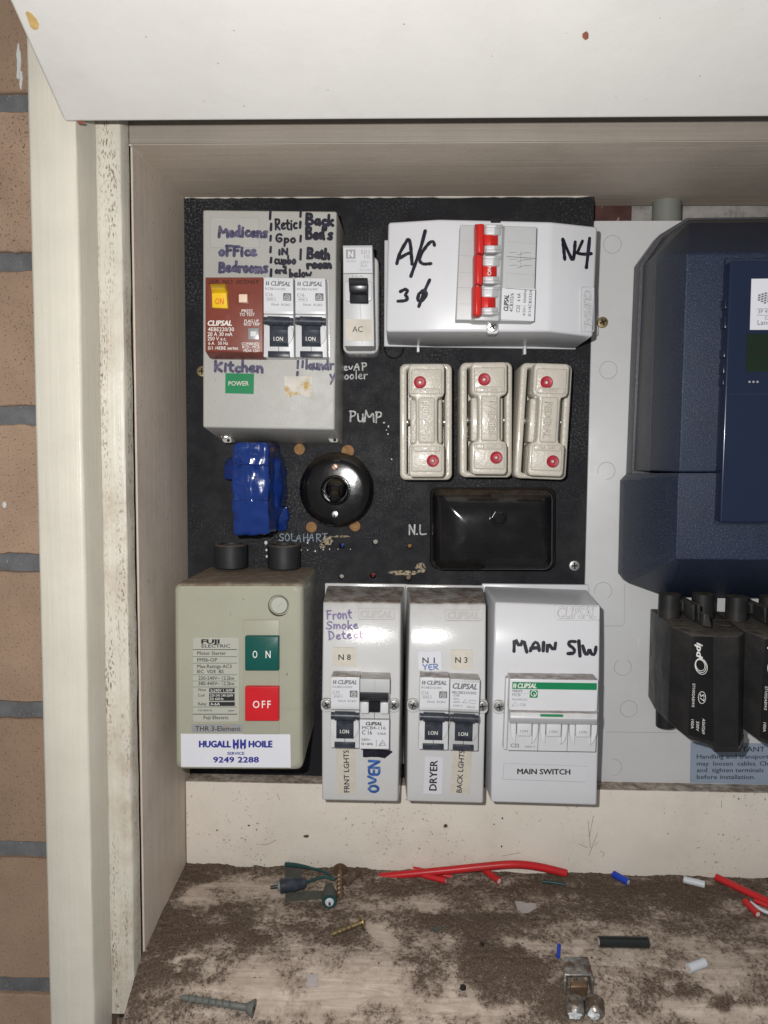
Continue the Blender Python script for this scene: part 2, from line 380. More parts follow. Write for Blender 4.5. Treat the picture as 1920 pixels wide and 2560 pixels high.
m_black_txt = mat('black_print', (.02, .02, .022), .6, .1)
m_grey_txt = mat('grey_print', (.16, .16, .17), .6, .1)
m_lgrey_txt = mat('pale_grey_print', (.33, .33, .34), .6, .1)
m_white_txt = mat('white_print', (.72, .70, .66), .6, .1)
m_blue_txt = mat('navy_print', (.03, .035, .25), .6, .1)
m_red_txt = mat('red_print', (.55, .05, .02), .6, .1)
m_kbox = mat('aged_grey_plastic', (.405, .40, .375), .42, .04, 40, speck=(.2, .18, .15), speck_scale=420, speck_t=(.74, .78), grime=(.33, .315, .27), grime_amt=.4, grime_scale=22, bump=.35, bscale=1100, dust=(DUST, .8), rvar=.08)
m_clip = mat('white_gloss_plastic', (.57, .565, .56), .17, .02, 30, speck=(.2, .18, .16), speck_scale=330, speck_t=(.775, .80), grime=(.5, .48, .45), grime_amt=.35, bump=.2, bscale=1300, dust=(DUST, 1.0), rvar=.03, spec=.4)
m_clip_new = mat('new_white_plastic', (.62, .62, .64), .3, .015, 30, speck=(.3, .28, .26), speck_scale=330, speck_t=(.81, .83), bump=.06, bscale=1200, dust=(DUST, .12), rvar=.04)
m_brk = mat('breaker_white_plastic', (.60, .60, .61), .32, .02, 60, speck=(.2, .18, .16), speck_scale=500, speck_t=(.77, .80), dust=(DUST, .95), bump=.05)
m_brkgrey = mat('breaker_grey_plastic', (.47, .475, .475), .36, .03, 60, speck=(.2, .18, .16), speck_scale=500, speck_t=(.76, .79), dust=(DUST, .6), bump=.05)
m_label = mat('label_white', (.60, .60, .62), .5, .02)
m_tog = mat('black_toggle_plastic', (.015, .016, .02), .25, .2, 200, bump=.05)
m_slate = mat('slate_toggle_plastic', (.028, .033, .045), .33, .2, 200, grime=(.1, .1, .1), grime_amt=.4, grime_scale=200)
m_line = mat('dark_seam', (.05, .05, .055), .7)
m_brown = mat('brown_red_breaker_plastic', (.185, .043, .028), .4, .08, 80, grime=(.12, .045, .03), grime_amt=.4, bump=.08, dust=((.16, .08, .06), .6))
m_yellow = mat('yellow_toggle', (.75, .47, .015), .35, .05, coat=.2)
m_button = mat('cream_button', (.72, .56, .42), .45, .05)
m_red = mat('red_toggle', (.55, .022, .018), .32, .06, 120, bump=.05)
m_green_st = mat('green_sticker', (.004, .19, .068), .5, .05)
m_paper = mat('aged_paper_label', (.58, .54, .465), .6, .05, 150, grime=(.4, .36, .28), grime_amt=.4, grime_scale=60)
m_paperw = mat('white_paper_label', (.64, .64, .68), .5, .02)
m_glue = mat('yellowed_glue_residue', (.55, .52, .46), .55, .1, 200, grime=(.42, .27, .06), grime_amt=.95, grime_scale=110, grime_t=(.48, .62), bump=.5, bscale=300)
m_letter_shade_grime = mat('brand_letter_shade_grime', (.36, .35, .335), .5, .1)  # grey underlay painting shade and grime around the raised brand letters
m_glaze_shade_grime = mat('glaze_letter_shade_grime', (.27, .235, .185), .4, .2)  # brown underlay painting shade and grime around the raised fuse words
m_clear = mat('clear_tape', (.47, .46, .42), .25, .03)
m_ceram = mat('cream_glazed_ceramic', (.53, .49, .42), .26, .05, 60, grime=(.33, .285, .22), grime_amt=.4, bump=.9, bscale=430, coat=.22, rvar=.05)
m_ceram_in = mat('raw_fuse_clay', (.22, .17, .13), .6, .2, 100)
m_wax = mat('red_sealing_wax', (.33, .018, .032), .4, .3, 300, bump=.5, bscale=400)
m_bake = mat('glossy_black_bakelite', (.006, .0055, .006), .15, .3, 60, speck=(.07, .04, .02), speck_scale=260, speck_t=(.74, .79), grime=(.03, .022, .016), grime_amt=.4, grime_scale=30, grime_t=(.52, .72), bump=.25, bscale=90, rvar=.03, spec=.45, dust=((.12, .09, .06), .55))
m_screw = mat('zinc_screw', (.55, .55, .53), .28, .12, 300, metal=.9, bump=.3, bscale=900)
m_brass = mat('brass_screw', (.36, .28, .15), .34, .2, 300, metal=.85, grime=(.18, .11, .05), grime_amt=.6, grime_scale=200)
m_copper = mat('rusty_screw', (.38, .24, .18), .4, .3, 300, metal=.8)
m_oldscrew = mat('tarnished_brown_screw', (.20, .135, .085), .42, .3, 300, metal=.6, grime=(.10, .045, .03), grime_amt=.6, grime_scale=150)
m_slot = mat('dark_slot', (.015, .012, .01), .8)
m_tape = mat('blue_pvc_tape', (.006, .026, .15), .2, .12, 90, bump=.9, bscale=75, coat=.5, rvar=.07, grime=(.010, .038, .19), grime_amt=.5)
m_motor = mat('grey_green_enamel', (.34, .335, .262), .3, .03, 40, speck=(.12, .1, .08), speck_scale=350, speck_t=(.77, .80), grime=(.27, .255, .2), grime_amt=.3, bump=.1, bscale=500, dust=((.175, .13, .095), 1.4), rvar=.06)
m_grn = mat('dark_green_button', (.006, .075, .062), .3, .1)
m_redb = mat('red_button', (.52, .016, .022), .3, .06)
m_plate = mat('silver_nameplate', (.40, .40, .345), .4, .03, 100)
m_foil = mat('silver_foil_label', (.34, .35, .36), .3, .05, 300, metal=.3, grime=(.4, .25, .12), grime_amt=.5, grime_scale=150)
m_rubber = mat('black_gland_rubber', (.017, .018, .02), .55, .2, 200, dust=((.2, .15, .12), 1.1), bump=.15)
m_meter = mat('navy_meter_plastic', (.014, .022, .046), .4, .1, 60, speck=(.085, .105, .15), speck_scale=1500, speck_t=(.56, .74), bump=.8, bscale=1500)
m_meter_side = mat('grey_meter_sides', (.075, .076, .085), .38, .1, 60, speck=(.15, .15, .17), speck_scale=1000, speck_t=(.58, .76), bump=.6, bscale=1200)  # base and side band greyer and lighter than the front cover
m_meter_sm = mat('smooth_navy_plastic', (.011, .018, .043), .2, .06, 30, bump=.03, coat=.2)
m_lcd = mat('dark_green_display', (.012, .022, .012), .15, .1)
m_svc = mat('dusty_black_fuse_plastic', (.017, .0165, .017), .45, .25, 60, grime=(.055, .05, .045), grime_amt=.6, grime_scale=20, bump=.12, bscale=500, dust=((.10, .085, .07), .9), rvar=.1)
m_svcp = mat('black_print_panel', (.008, .008, .0085), .35, .2)
m_impst = mat('blue_grey_notice', (.26, .31, .39), .55, .04)
m_navytx = mat('notice_print', (.03, .035, .05), .6)
m_brick = mat('tan_clay_brick', (.385, .265, .185), .9, .16, 25, objrand=.55, speck=(.10, .06, .05), speck_scale=950, speck_t=(.60, .72), grime=(.29, .18, .125), grime_amt=.5, grime_scale=30, bump=.8, bscale=420)
m_mort = mat('dark_grey_mortar', (.145, .145, .15), .95, .25, 60, speck=(.45, .45, .45), speck_scale=800, speck_t=(.68, .76), bump=1.0, bscale=700)
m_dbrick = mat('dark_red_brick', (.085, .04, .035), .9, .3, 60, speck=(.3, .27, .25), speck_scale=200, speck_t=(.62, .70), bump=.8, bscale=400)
m_lmort = mat('pale_rough_mortar', (.33, .31, .29), .95, .2, 80, grime=(.1, .06, .05), grime_amt=.8, grime_scale=120, bump=1.0, bscale=500)
m_pipe = mat('grey_conduit', (.19, .195, .175), .4)
m_redc = mat('red_cable_sheath', (.50, .018, .022), .35, .08, 150, grime=(.35, .05, .045), grime_amt=.4, bump=.15, bscale=300)
m_whtc = mat('white_cable_sheath', (.55, .57, .60), .4, .05)
m_bluc = mat('blue_cable_sheath', (.015, .05, .38), .35, .08)
m_blkc = mat('black_conduit_offcut', (.014, .016, .016), .3, .15, coat=.2)
m_teal = mat('dark_green_wire', (.018, .055, .055), .4, .15)
m_velcro = mat('grey_hook_strip', (.075, .075, .065), .9, .2, 400, bump=.8)
m_core = mat('pale_cable_core', (.55, .5, .48), .6, .2, 600)
m_zincdull = mat('grey_galvanised_screw', (.16, .165, .15), .55, .15, 200, metal=.3, bump=.3)
m_corr = mat('corroded_tinned_brass', (.36, .35, .33), .38, .35, 250, metal=.75, grime=(.14, .08, .045), grime_amt=.9, grime_scale=140, grime_t=(.4, .6), bump=.8, bscale=400)
m_corrw = mat('white_corrosion_crust', (.6, .62, .62), .7, .3, 300, bump=1, grime=(.15, .2, .25), grime_amt=.8, grime_scale=250)
m_flake = mat('grey_paint_flake', (.36, .32, .31), .8, .1)
m_crumb_gapshade = mat('brown_grit_and_gap_shade', (.10, .07, .05), .95, .6, 300)  # grit colour, also used to paint shade into the jamb gap
m_dim = mat('scuff_mark', (.2, .17, .14), .8)
m_stain = mat('tan_stain', (.46, .31, .12), .5, .25, 200)
m_rust = mat('rust_spot', (.25, .09, .06), .8, .3, 300)
m_chip = mat('tan_scraped_patch', (.33, .27, .18), .9, .3, 200, speck=(.04, .04, .04), speck_scale=500, speck_t=(.5, .56), bump=.6)
m_specklewhite = mat('white_paint_splash', (.6, .6, .58), .6)
# ledge: paint under trodden dirt
m_ledge, nt, b = new_mat('dirt_strewn_ledge')
tc = nd(nt, 'ShaderNodeTexCoord'); v = tc.outputs['Object']
at = nd(nt, 'ShaderNodeAttribute'); at.attribute_name = 'dirt'; D_ = at.outputs['Fac']
fine = noise(nt, v, 260, 6, .75); grit = noise(nt, v, 1100, 3, .7); mid = noise(nt, v, 70, 7, .75, dist=.6)
st1 = noise(nt, v, 1.0, 6, .75, stretch=(26, 190, 60), dist=.7)
paint = mixc(nt, ramp(nt, mid, .3, .7), (.42, .345, .285), (.62, .525, .44))
paint = mixc(nt, mul(nt, ramp(nt, noise(nt, v, 1.0, 6, .7, stretch=(22, 240, 60), dist=.8), .40, .64), .7), paint, (.30, .235, .19))
f = mul(nt, D_, mul(nt, mul(nt, fine, .5, 'SUBTRACT'), 1.5), 'ADD'); f = mul(nt, f, mul(nt, mul(nt, mid, .5, 'SUBTRACT'), 1.0), 'ADD')
fs = mul(nt, f, mul(nt, mul(nt, st1, .5, 'SUBTRACT'), .7), 'ADD')
smear = mixc(nt, mul(nt, ramp(nt, fs, -.42, .30, True), .9), paint, (.205, .155, .12))
dirt = mixc(nt, ramp(nt, grit, .35, .68), (.060, .040, .029), (.175, .125, .092))
f1 = ramp(nt, mul(nt, f, mul(nt, mul(nt, noise(nt, v, 520, 3, .7), .5, 'SUBTRACT'), 1.2), 'ADD'), .04, .66, True)
c = mixc(nt, f1, smear, dirt)
c = mixc(nt, mul(nt, ramp(nt, noise(nt, v, 620, 3, .6), .61, .68), ramp(nt, D_, -.45, .15)), c, (.05, .034, .026))
c = mixc(nt, mul(nt, ramp(nt, noise(nt, v, 900, 2, .5), .715, .75), f1), c, (.5, .46, .4))
nt.links.new(c, b.inputs['Base Color']); b.inputs['Roughness'].default_value = .9; b.inputs['Specular IOR Level'].default_value = .2
bp = nd(nt, 'ShaderNodeBump'); bp.inputs['Strength'].default_value = .9; bp.inputs['Distance'].default_value = .0008
nt.links.new(mul(nt, mul(nt, f1, mul(nt, grit, 1.3)), mul(nt, fine, .5), 'ADD'), bp.inputs['Height']); nt.links.new(bp.outputs[0], b.inputs['Normal'])
del nt

# ------------------------------------------------------------------ brick wall left of the cupboard
HB = 60
def boxw(X0, X1, Z0, Z1, h1, h0, b=.8, seg=2, jit=0):
    bm = bmesh.new(); v = []
    for h in (h0, h1):
        for X, Z in ((X0, Z0), (X1, Z0), (X1, Z1), (X0, Z1)):
            v.append(bm.verts.new(W(X+random.uniform(-jit, jit), Z+random.uniform(-jit, jit), h)))
    for q in ((0, 1, 2, 3), (4, 5, 6, 7), (0, 1, 5, 4), (1, 2, 6, 5), (2, 3, 7, 6), (3, 0, 4, 7)): bm.faces.new([v[i] for i in q])
    bmesh.ops.recalc_face_normals(bm, faces=bm.faces); bev(bm, b, seg); return bm
wall = empty('brick_wall', 'tan clay brick wall with dark grey raked mortar beside the cream casing', 'brick wall', W(-200, -330, 0))
bm = bmesh.new(); gx, gz = [-460, -400, -340]+list(np.arange(-300, -160, 2.5)), list(np.arange(-420, 381, 2.5)); vv_ = [[bm.verts.new(W(x, z, HB-3.6+random.uniform(-.55, .55))) for x in gx] for z in gz]
for A_, B_ in zip(vv_, vv_[1:]):
    for i_ in range(len(gx)-1): bm.faces.new((A_[i_], A_[i_+1], B_[i_+1], B_[i_]))
link('mortar', bm, m_mort, wall)
js = [U(40, y, HB)[1] for y in (255, 653, 1038, 1407, 1775, 2127, 2467)]
js = [js[0]+js[0]-js[1]]+js+[js[-1]-(js[0]-js[1])]
for i in range(len(js)-1):
    zt, zb = js[i]-5.0, js[i+1]+5.0
    cut = -300 if i % 2 else -375
    for X0, X1 in ((cut+4.5, -165), (-455, cut-4.5)):
        bm = bmesh.new(); pts = []; wob = lambda: random.uniform(-.45, .45)+(random.random() < .12)*random.uniform(-.9, 0)
        nx, nz = 34, 12
        for i_ in range(nx): pts.append((X0+(X1-X0)*i_/nx, zt+wob(), 1))
        for i_ in range(nz): pts.append((X1+wob(), zt+(zb-zt)*i_/nz, 0))
        for i_ in range(nx): pts.append((X1+(X0-X1)*i_/nx, zb-wob(), -1))
        for i_ in range(nz): pts.append((X0+wob(), zb+(zt-zb)*i_/nz, 0))
        hh_ = HB+random.uniform(-.5, .5); f_ = [bm.verts.new(W(x, z-.6*k, hh_)) for x, z, k in pts]; g_ = [bm.verts.new(W(x, z, hh_-.9)) for x, z, k in pts]; b0_ = [bm.verts.new(W(x, z, 0)) for x, z, k in pts]; n_ = len(pts)
        bm.faces.new(f_)
        for A_, B_ in ((f_, g_), (g_, b0_)):
            for i_ in range(n_): bm.faces.new((A_[i_], B_[i_], B_[(i_+1) % n_], A_[(i_+1) % n_]))
        link('brick', bm, m_brick, wall)
for (x, y, w, hh) in ((46, 150, 9, 60), (52, 195, 7, 30)):
    pts = [(x+w*random.uniform(.4, 1)*math.cos(t/14*6.283), y+hh*random.uniform(.5, 1)*math.sin(t/14*6.283)) for t in range(14)]
    link('paint_smear', prism(pts, HB+.9, HB+.2, 0), m_specklewhite, wall, kind='stuff')
link('paint_smear', prism(circ(11, 1262, 5, 10, 8), HB+.9, HB+.2, 0), m_specklewhite, wall)

# brickwork behind the boards, seen through the gap above the white board
rw = empty('recess_wall', 'dark red brickwork and pale mortar seen in the gap above the white meter board', 'recess wall', W(180, 100, -30))
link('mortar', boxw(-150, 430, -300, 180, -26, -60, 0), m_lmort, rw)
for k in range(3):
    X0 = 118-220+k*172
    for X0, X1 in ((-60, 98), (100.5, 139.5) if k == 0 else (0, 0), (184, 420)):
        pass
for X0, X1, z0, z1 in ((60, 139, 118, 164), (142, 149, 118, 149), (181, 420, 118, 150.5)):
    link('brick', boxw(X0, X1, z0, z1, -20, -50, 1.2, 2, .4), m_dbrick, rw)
X0, _ = U(1656, 530, -20)
link('conduit', tube([W(X0, 175, -12), W(X0, 60, -12)], 8.6, 24), m_pipe, label='grey round conduit in the gap above the white meter board', cat='conduit')

# ------------------------------------------------------------------ cupboard carcass
cup = empty('meter_cupboard', 'cream painted timber meter cupboard with jamb, lintel, ledge and lifted white door', 'cupboard', W(0, -262, 60))
def zx(pts): return pts
def wallbox(name, X0, X1, Z0, Z1, h1, h0, m, b=1.0): return link(name, boxw(X0, X1, Z0, Z1, h1, h0, b, 3), m, cup)
def plank(name, x_l, x_r, h1, h0, m, Z0, Z1, amp=.35, b=1.6):
    """upright timber with slightly wavering arrises"""
    bm = bmesh.new(); N = 60; rings = []
    prof = [(x_l, h0), (x_l, h1-b), (x_l+b*.3, h1-b*.3), (x_l+b, h1), (x_r-b, h1), (x_r-b*.3, h1-b*.3), (x_r, h1-b), (x_r, h0)]
    for i in range(N+1):
        Z = Z0+(Z1-Z0)*i/N; r = []
        for k, (X, h) in enumerate(prof):
            n1 = mnoise.noise(Vector((Z*.06, k*3.1, x_r)))*amp; n2 = mnoise.noise(Vector((Z*.25, k*1.7, h1)))*amp*.5
            r.append(bm.verts.new(W(X+(n1+n2 if k > 3 else (n1+n2)*.4), Z, h+(n1*.5 if h == h1 else 0))))
        rings.append(r)
    for a, c in zip(rings, rings[1:]):
        for k in range(len(prof)): bm.faces.new((a[k], a[(k+1) % len(prof)], c[(k+1) % len(prof)], c[k]))
    bm.faces.new(rings[0][::-1]); bm.faces.new(rings[-1])
    return link(name, bm, m, cup, ang=50)
plank('casing', -173.6, -151.3, 126, 104, m_cream, -420, 245)
plank('stop_bead', -173, -139.6, 103, 92.2, m_strip, -289.5, 200, .45, 1.0)
bm = boxw(-140.0, -139.0, -300, 165, 88.6, -40, .1, 1); link('jamb', bm, m_jamb, cup); link('gap_shade_filler', boxw(-172, -140.15, -300, 165, 82, 20, 0), m_crumb_gapshade, cup)  # dark brown filler added to stand for the shade between bead and jamb
bm = bmesh.new(); v = [bm.verts.new(W(X, Z, h)) for X in (-139.2, 420) for Z, h in ((159.4, -20), (154.2, 91), (205, 91), (205, -20))]
for q in ((0, 1, 2, 3), (4, 5, 6, 7), (0, 1, 5, 4), (1, 2, 6, 5), (2, 3, 7, 6), (3, 0, 4, 7)): bm.faces.new([v[i] for i in q])
bmesh.ops.recalc_face_normals(bm, faces=bm.faces); link('lintel', bm, m_lintel, cup)
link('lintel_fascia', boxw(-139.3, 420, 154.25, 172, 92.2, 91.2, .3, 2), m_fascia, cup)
bm = boxw(-139.3, 420, 174, 245, 121, 91.6, 1.0, 3); link('lintel_casing', bm, m_lintel, cup)
def caulk(P, r0, r1):
    P = [Vector(p) for p in P]; n = 60; Q = [P[0].lerp(P[1], i/n)+Vector((random.uniform(-.15, .15), random.uniform(-.15, .15), random.uniform(-.15, .15)))*S for i in range(n+1)]
    link('caulk_line', tube(Q, [random.uniform(r0, r1) for _ in Q], 8), m_cream, cup)
caulk((W(-139.1, 154.2, 91), W(-140.6, 158.9, 0)), .25, .7)
caulk((W(-138, 158.6, .6), W(108, 158.6, .6)), .35, 1.0)
bm = boxw(-138.6, 420, -266, -204.0, 12, -22, .7, 3); link('apron_board', bm, m_apron, cup)
# ledge with a soft nosing
BL = []
for cx_, cy_, rx_, ry_, w_ in ((100, 400, 60, 60, .5), (150, 345, 75, 35, .45), (240, 375, 70, 26, .55), (330, 350, 55, 30, .6), (290, 300, 80, 16, .5), (110, 470, 70, 30, .55), (75, 540, 40, 30, .4), (185, 215, 40, 22, .6),
        (250, 200, 90, 8, .4), (590, 215, 60, 18, .4), (800, 335, 70, 30, .6), (960, 330, 130, 40, .65), (930, 390, 60, 30, .6), (905, 470, 40, 55, .6), (1010, 440, 90, 50, .65), (1060, 510, 110, 40, .6), (1180, 565, 130, 30, .55),
        (1000, 250, 230, 22, .45), (1320, 255, 190, 26, .6), (1430, 262, 100, 24, .35), (1240, 310, 130, 30, .35), (1500, 330, 190, 60, .22), (1380, 460, 50, 12, .35), (1420, 510, 70, 18, .5), (1540, 530, 90, 20, .45), (720, 250, 80, 18, .35),
        (560, 380, 120, 24, .22), (760, 440, 60, 50, .25), (500, 330, 120, 30, .3), (650, 260, 60, 16, .3), (1570, 250, 120, 20, .4),
        (215, 250, 26, 28, -.5), (145, 290, 36, 14, -.4), (170, 420, 46, 12, -.6), (235, 320, 36, 10, -.3), (330, 240, 50, 20, -.3), (650, 500, 230, 45, -.4), (400, 520, 200, 45, -.35), (680, 372, 34, 18, -.6), (760, 300, 30, 12, -.2), (1130, 392, 90, 14, -.35),
        (1480, 440, 120, 30, -.35), (1500, 575, 170, 24, -.5), (870, 560, 180, 22, -.45), (1180, 350, 60, 12, -.2), (1040, 380, 30, 12, -.3), (640, 440, 120, 40, -.3)):
    p = L(300+cx_*.9765, 1980+cy_*.9765); px_ = L(300+(cx_+rx_)*.9765, 1980+cy_*.9765); py_ = L(300+cx_*.9765, 1980+(cy_+ry_)*.9765)
    BL.append((p.x/S, -p.y/S, abs(px_.x-p.x)/S, max(1.0, abs(py_.y-p.y)/S), w_))
def dirt_at(X, h):
    q = Vector((X*.022, h*.03, 1)); wx = X+mnoise.noise(q*2.4)*16+mnoise.noise(q*7)*6; wh = h+mnoise.noise(q*2.4+Vector((9, 9, 9)))*11+mnoise.noise(q*7+Vector((5, 2, 1)))*4
    d = .03
    for cx_, ch_, rx_, rh_, w_ in BL:
        e = ((wx-cx_)/rx_)**2+((wh-ch_)/rh_)**2
        if e < 4: d += w_*math.exp(-e*.9)
    d += .42*math.exp(-max(0, h-12)/6.0)+.30*math.exp(-max(0, X+138)/7.0)
    d += .34*mnoise.fractal(Vector((X*.045, h*.075, 3)), .8, 2.0, 4)
    return d
bm = bmesh.new(); NX = 420; rows = []; DV = []
hs = list(np.linspace(-10, 132, 170))
for h in hs:
    r = []
    for i in range(NX+1):
        X = -139.5+(560*i/NX); dd = dirt_at(X, h); lumpy = max(0, min(1, (dd-.3)*3))
        z = ledge_z(h)+mnoise.noise(Vector((X*.05, h*.06, 0)))*.25+lumpy*(.55+.9*mnoise.noise(Vector((X*.35, h*.4, 5)))+.5*mnoise.noise(Vector((X*.9, h*.9, 2))))
        if h < 20: z += lumpy*.9*math.exp(-max(0, h-12)/3)
        r.append(bm.verts.new(W(X, z, h))); DV.append(dd)
    rows.append(r)
for a, c in zip(rows, rows[1:]):
    for i in range(NX): bm.faces.new((a[i], c[i], c[i+1], a[i+1]))
bot = [bm.verts.new(W(-139.5, -310, 132)), bm.verts.new(W(420.5, -310, 132)), bm.verts.new(W(-139.5, -310, -10)), bm.verts.new(W(420.5, -310, -10))]
bm.faces.new(rows[-1]+[bot[1], bot[0]]); bm.faces.new((bot[0], bot[1], bot[3], bot[2]))
bm.faces.new([r[0] for r in rows]+[bot[0], bot[2]]); bm.faces.new([r[-1] for r in rows][::-1]+[bot[3], bot[1]])
led = link('ledge', bm, m_ledge, cup, ang=60)
at_ = led.data.attributes.new('dirt', 'FLOAT', 'POINT'); at_.data.foreach_set('value', np.array(DV+[0]*4, dtype=np.float32))
for x, y, rx, ry in ((1114, 2064.6, 5, 4.5), (765, 2091, 7, 4), (1256, 2046, 2.2, 2.6), (1235, 2061, 1.6, 2), (622, 2064, 3, 2), (1254, 2116, 2, 2.4), (560, 2100, 2, 1.4), (1670, 2084, 1.6, 1.6), (1808, 2087, 1.8, 2)):
    link('mark', prism([(a+random.uniform(-.25, .25)*rx, b_+random.uniform(-.25, .25)*ry) for a, b_ in circ(x, y, rx, 9, ry)], 12.15, 11.8, 0), m_crumb_gapshade, cup)
for P_ in ([(1494, 2082), (1483, 2110), (1472, 2140)], [(1484, 2040), (1479, 2062), (1474, 2092)], [(1448, 2110), (1470, 2120)], [(1470, 2050), (1476, 2120)], [(690, 2100), (668, 2112), (651, 2111)], [(693, 1984), (699, 2000)], [(1255, 2140), (1300, 2132)], [(1500, 2128), (1512, 2134), (1506, 2142)], [(1804, 2003), (1804, 2020)]):
    bm = bmesh.new(); stroke(bm, P_, 1.0, lambda a, b_: 12, .1, 1); link('scratch', bm, m_dim, cup, smooth=False)
# lifted door: hinged along the head of the opening, standing out and up
dA = (U(166, 310, 129)[0]-.5, 149.0, 129.0)
bm = bmesh.new()
ax = Vector((0, 28.0, 50.0)).normalized()      # (X, Z, h) run of the door away from the hinge
nx_ = Vector((0, ax.z, -ax.y))                 # thickness direction (up and back)
def dp(X, s, t):
    return W(X, dA[1]+ax.y*s+nx_.y*t, dA[2]+ax.z*s+nx_.z*t)
Xl, Xr = -155.3, 420
v = [bm.verts.new(dp(X, s, t)) for t in (0, 16) for X, s in ((Xl, 0), (Xr, 0), (Xr, 210), (Xl, 210))]
for q in ((0, 1, 2, 3), (4, 5, 6, 7), (0, 1, 5, 4), (1, 2, 6, 5), (2, 3, 7, 6), (3, 0, 4, 7)): bm.faces.new([v[i] for i in q])
bmesh.ops.recalc_face_normals(bm, faces=bm.faces); bev(bm, 1.6, 4)
door = link('door', bm, m_flap, cup, label='white painted door lifted up and out over the opening')
def dpx(px, py, lift):                         # point of the photograph on the door face
    d = RM.T @ np.array([px-CX, py-CY, FPX]); o = np.array([0, 0, ZC])
    dirw = np.array([d[0], -d[1], -d[2]]); p0 = np.array([0, dA[1], dA[2]]); n = np.array([0, nx_.y, nx_.z])
    t = n @ (p0-o)/(n @ dirw); p = o+dirw*t - n*lift; return W(*p)
def dsplat(pts, m, name, th=.25):
    bm = bmesh.new(); a = [bm.verts.new(dpx(x, y, th)) for x, y in pts]; c = [bm.verts.new(dpx(x, y, -.3)) for x, y in pts]
    bm.faces.new(a); n = len(a)
    for i in range(n): bm.faces.new((a[i], a[(i+1) % n], c[(i+1) % n], c[i]))
    link(name, bm, m, door)
dsplat([(64, 31), (70, 28), (80, 34), (92, 48), (98, 62), (95, 72), (86, 74), (77, 68), (70, 50)], m_stain, 'stain')
dsplat([(x+random.uniform(-2, 2), y+random.uniform(-2, 2)) for x, y in circ(1464, 88, 7, 9, 10)], m_rust, 'rust_spot')
dsplat([(193, 303), (202, 302), (212, 306), (208, 309.5), (196, 309.5)], m_rust, 'rust_spot')
for x, y, r in ((365, 92, 2.5), (1010, 60, 3), (1230, 140, 2), (545, 158, 2.2), (610, 265, 2.2), (510, 252, 1.8), (1750, 190, 2.2), (820, 225, 1.8), (1540, 240, 2), (1650, 45, 2)):
    dsplat([(a+random.uniform(-.8, .8), b_+random.uniform(-.6, .6)) for a, b_ in circ(x, y, r, 7, r*.6)], m_flake, 'paint_chip', .12)
# ------------------------------------------------------------------ black board with drilled holes
board = empty('switch_board', 'black dusty bakelite switchboard panel with drilled holes and white pen notes', 'switchboard panel', M(960, 1950, 0))
XL, XR = -141.5, U(1470, 1100, 0)[0]
ZT, ZB = 161, -207
cu = bpy.data.curves.new('b', 'CURVE'); cu.dimensions = '2D'; cu.fill_mode = 'BOTH'; cu.extrude = 3*S
def spl(pts):
    s = cu.splines.new('POLY'); s.points.add(len(pts)-1); s.use_cyclic_u = True
    for p, (x, z) in zip(s.points, pts): p.co = (x*S, z*S, 0, 1)
spl([(XL, ZB), (XR, ZB), (XR, ZT), (XL, ZT)])
m_e1, m_e2, m_e3 = mat('dim_blue_wire_end', (.01, .04, .14), .5), mat('dim_white_wire_end', (.34, .34, .31), .5), mat('dim_red_wire_end', (.13, .02, .015), .5)
HOLES = [(855, 1364, 7.5, m_e1), (938, 1356, 8, m_e2), (853, 1442.7, 7.5, m_e2), (932.5, 1439, 8, m_e3), (1021, 1446, 8, m_ceram_in), (1024, 1366, 7, m_hole)]
PLUGS = [(748, 1123, 14), (869, 1128, 16), (778, 1318, 14), (887, 1315, 14)]
for x, y, r, *_ in HOLES+PLUGS:
    X, Z = U(x, y, 0); rm = r*.249
    spl([(X+rm*math.cos(t/24*6.2832), Z+rm*math.sin(t/24*6.2832)) for t in range(24)])
bo = bpy.data.objects.new('b', cu); C.objects.link(bo); me = bo.to_mesh().copy(); bo.to_mesh_clear(); bpy.data.objects.remove(bo)
bm = bmesh.new(); bm.from_mesh(me); bpy.data.meshes.remove(me)
for vv in bm.verts: x, y, z = vv.co; vv.co = Vector((x, -(-3*S+z), y+ZOFF))
for vv in bm.verts: vv.co.y = 0.0 if vv.co.y < 3*S else 6*S
link('panel', bm, m_board, board, smooth=False)
for x, y, r, mm in HOLES:
    bmp = lathe(x, y, [(r*.24*.8, -6), (r*.24*.8, -4.6), (r*.2*.6, -4.3), (0, -4.2)], 16); link('wire_end', bmp, mm, board)
for x, y, r in PLUGS:
    link('wood_plug', lathe(x, y, [(r*.247, -6), (r*.247, -1.2), (r*.15, -.7), (0, -.6)], 24), m_hole, board)
def blob(cx, cy, rx, ry, n=22, j=.35):
    return [(cx+rx*math.cos(6.283*i/n)*random.uniform(1-j, 1), cy+ry*math.sin(6.283*i/n)*random.uniform(1-j, 1)) for i in range(n)]
for a in ((1012, 1432, 44, 8), (1052, 1420, 16, 15), (818, 1352, 18, 14), (806, 1364, 8, 10), (850, 1341, 30, 3)):
    link('scraped_patch', prism(blob(*a), .12, -.1, 0), m_chip, board)
for x, y, r in ((664.8, 1356.7, 5), (666, 1375, 3.2), (667, 1391, 3.4), (769, 1357, 2.5), (753, 1375, 1.6), (769, 1375, 1.8), (788, 1378, 2.4), (808, 1374, 1.8), (824, 1373, 1.8), (845, 1373, 1.4), (876, 1373, 1.4), (971, 1066, 2.6), (970, 1085, 2.2), (966, 1075, 1.6), (979, 1148, 2)):
    link('paint_splash', prism(circ(x, y, r*.8, 9, r), .15, -.1, 0), m_specklewhite, board)
hand(board, [('evAP', 858, 926, 62, 18, 3.2), ('ooler', 861, 948, 60, 20, 3), ('PUMP.', 874, 1053, 92, 26, 4, 3), ('N.L.', 1022, 1336, 48, 24, 3.5)], 0, m_chalk)
hand(board, [('SOLAHART', 698, 1353, 122, 19, 2.6)], 0, m_chalkdim)
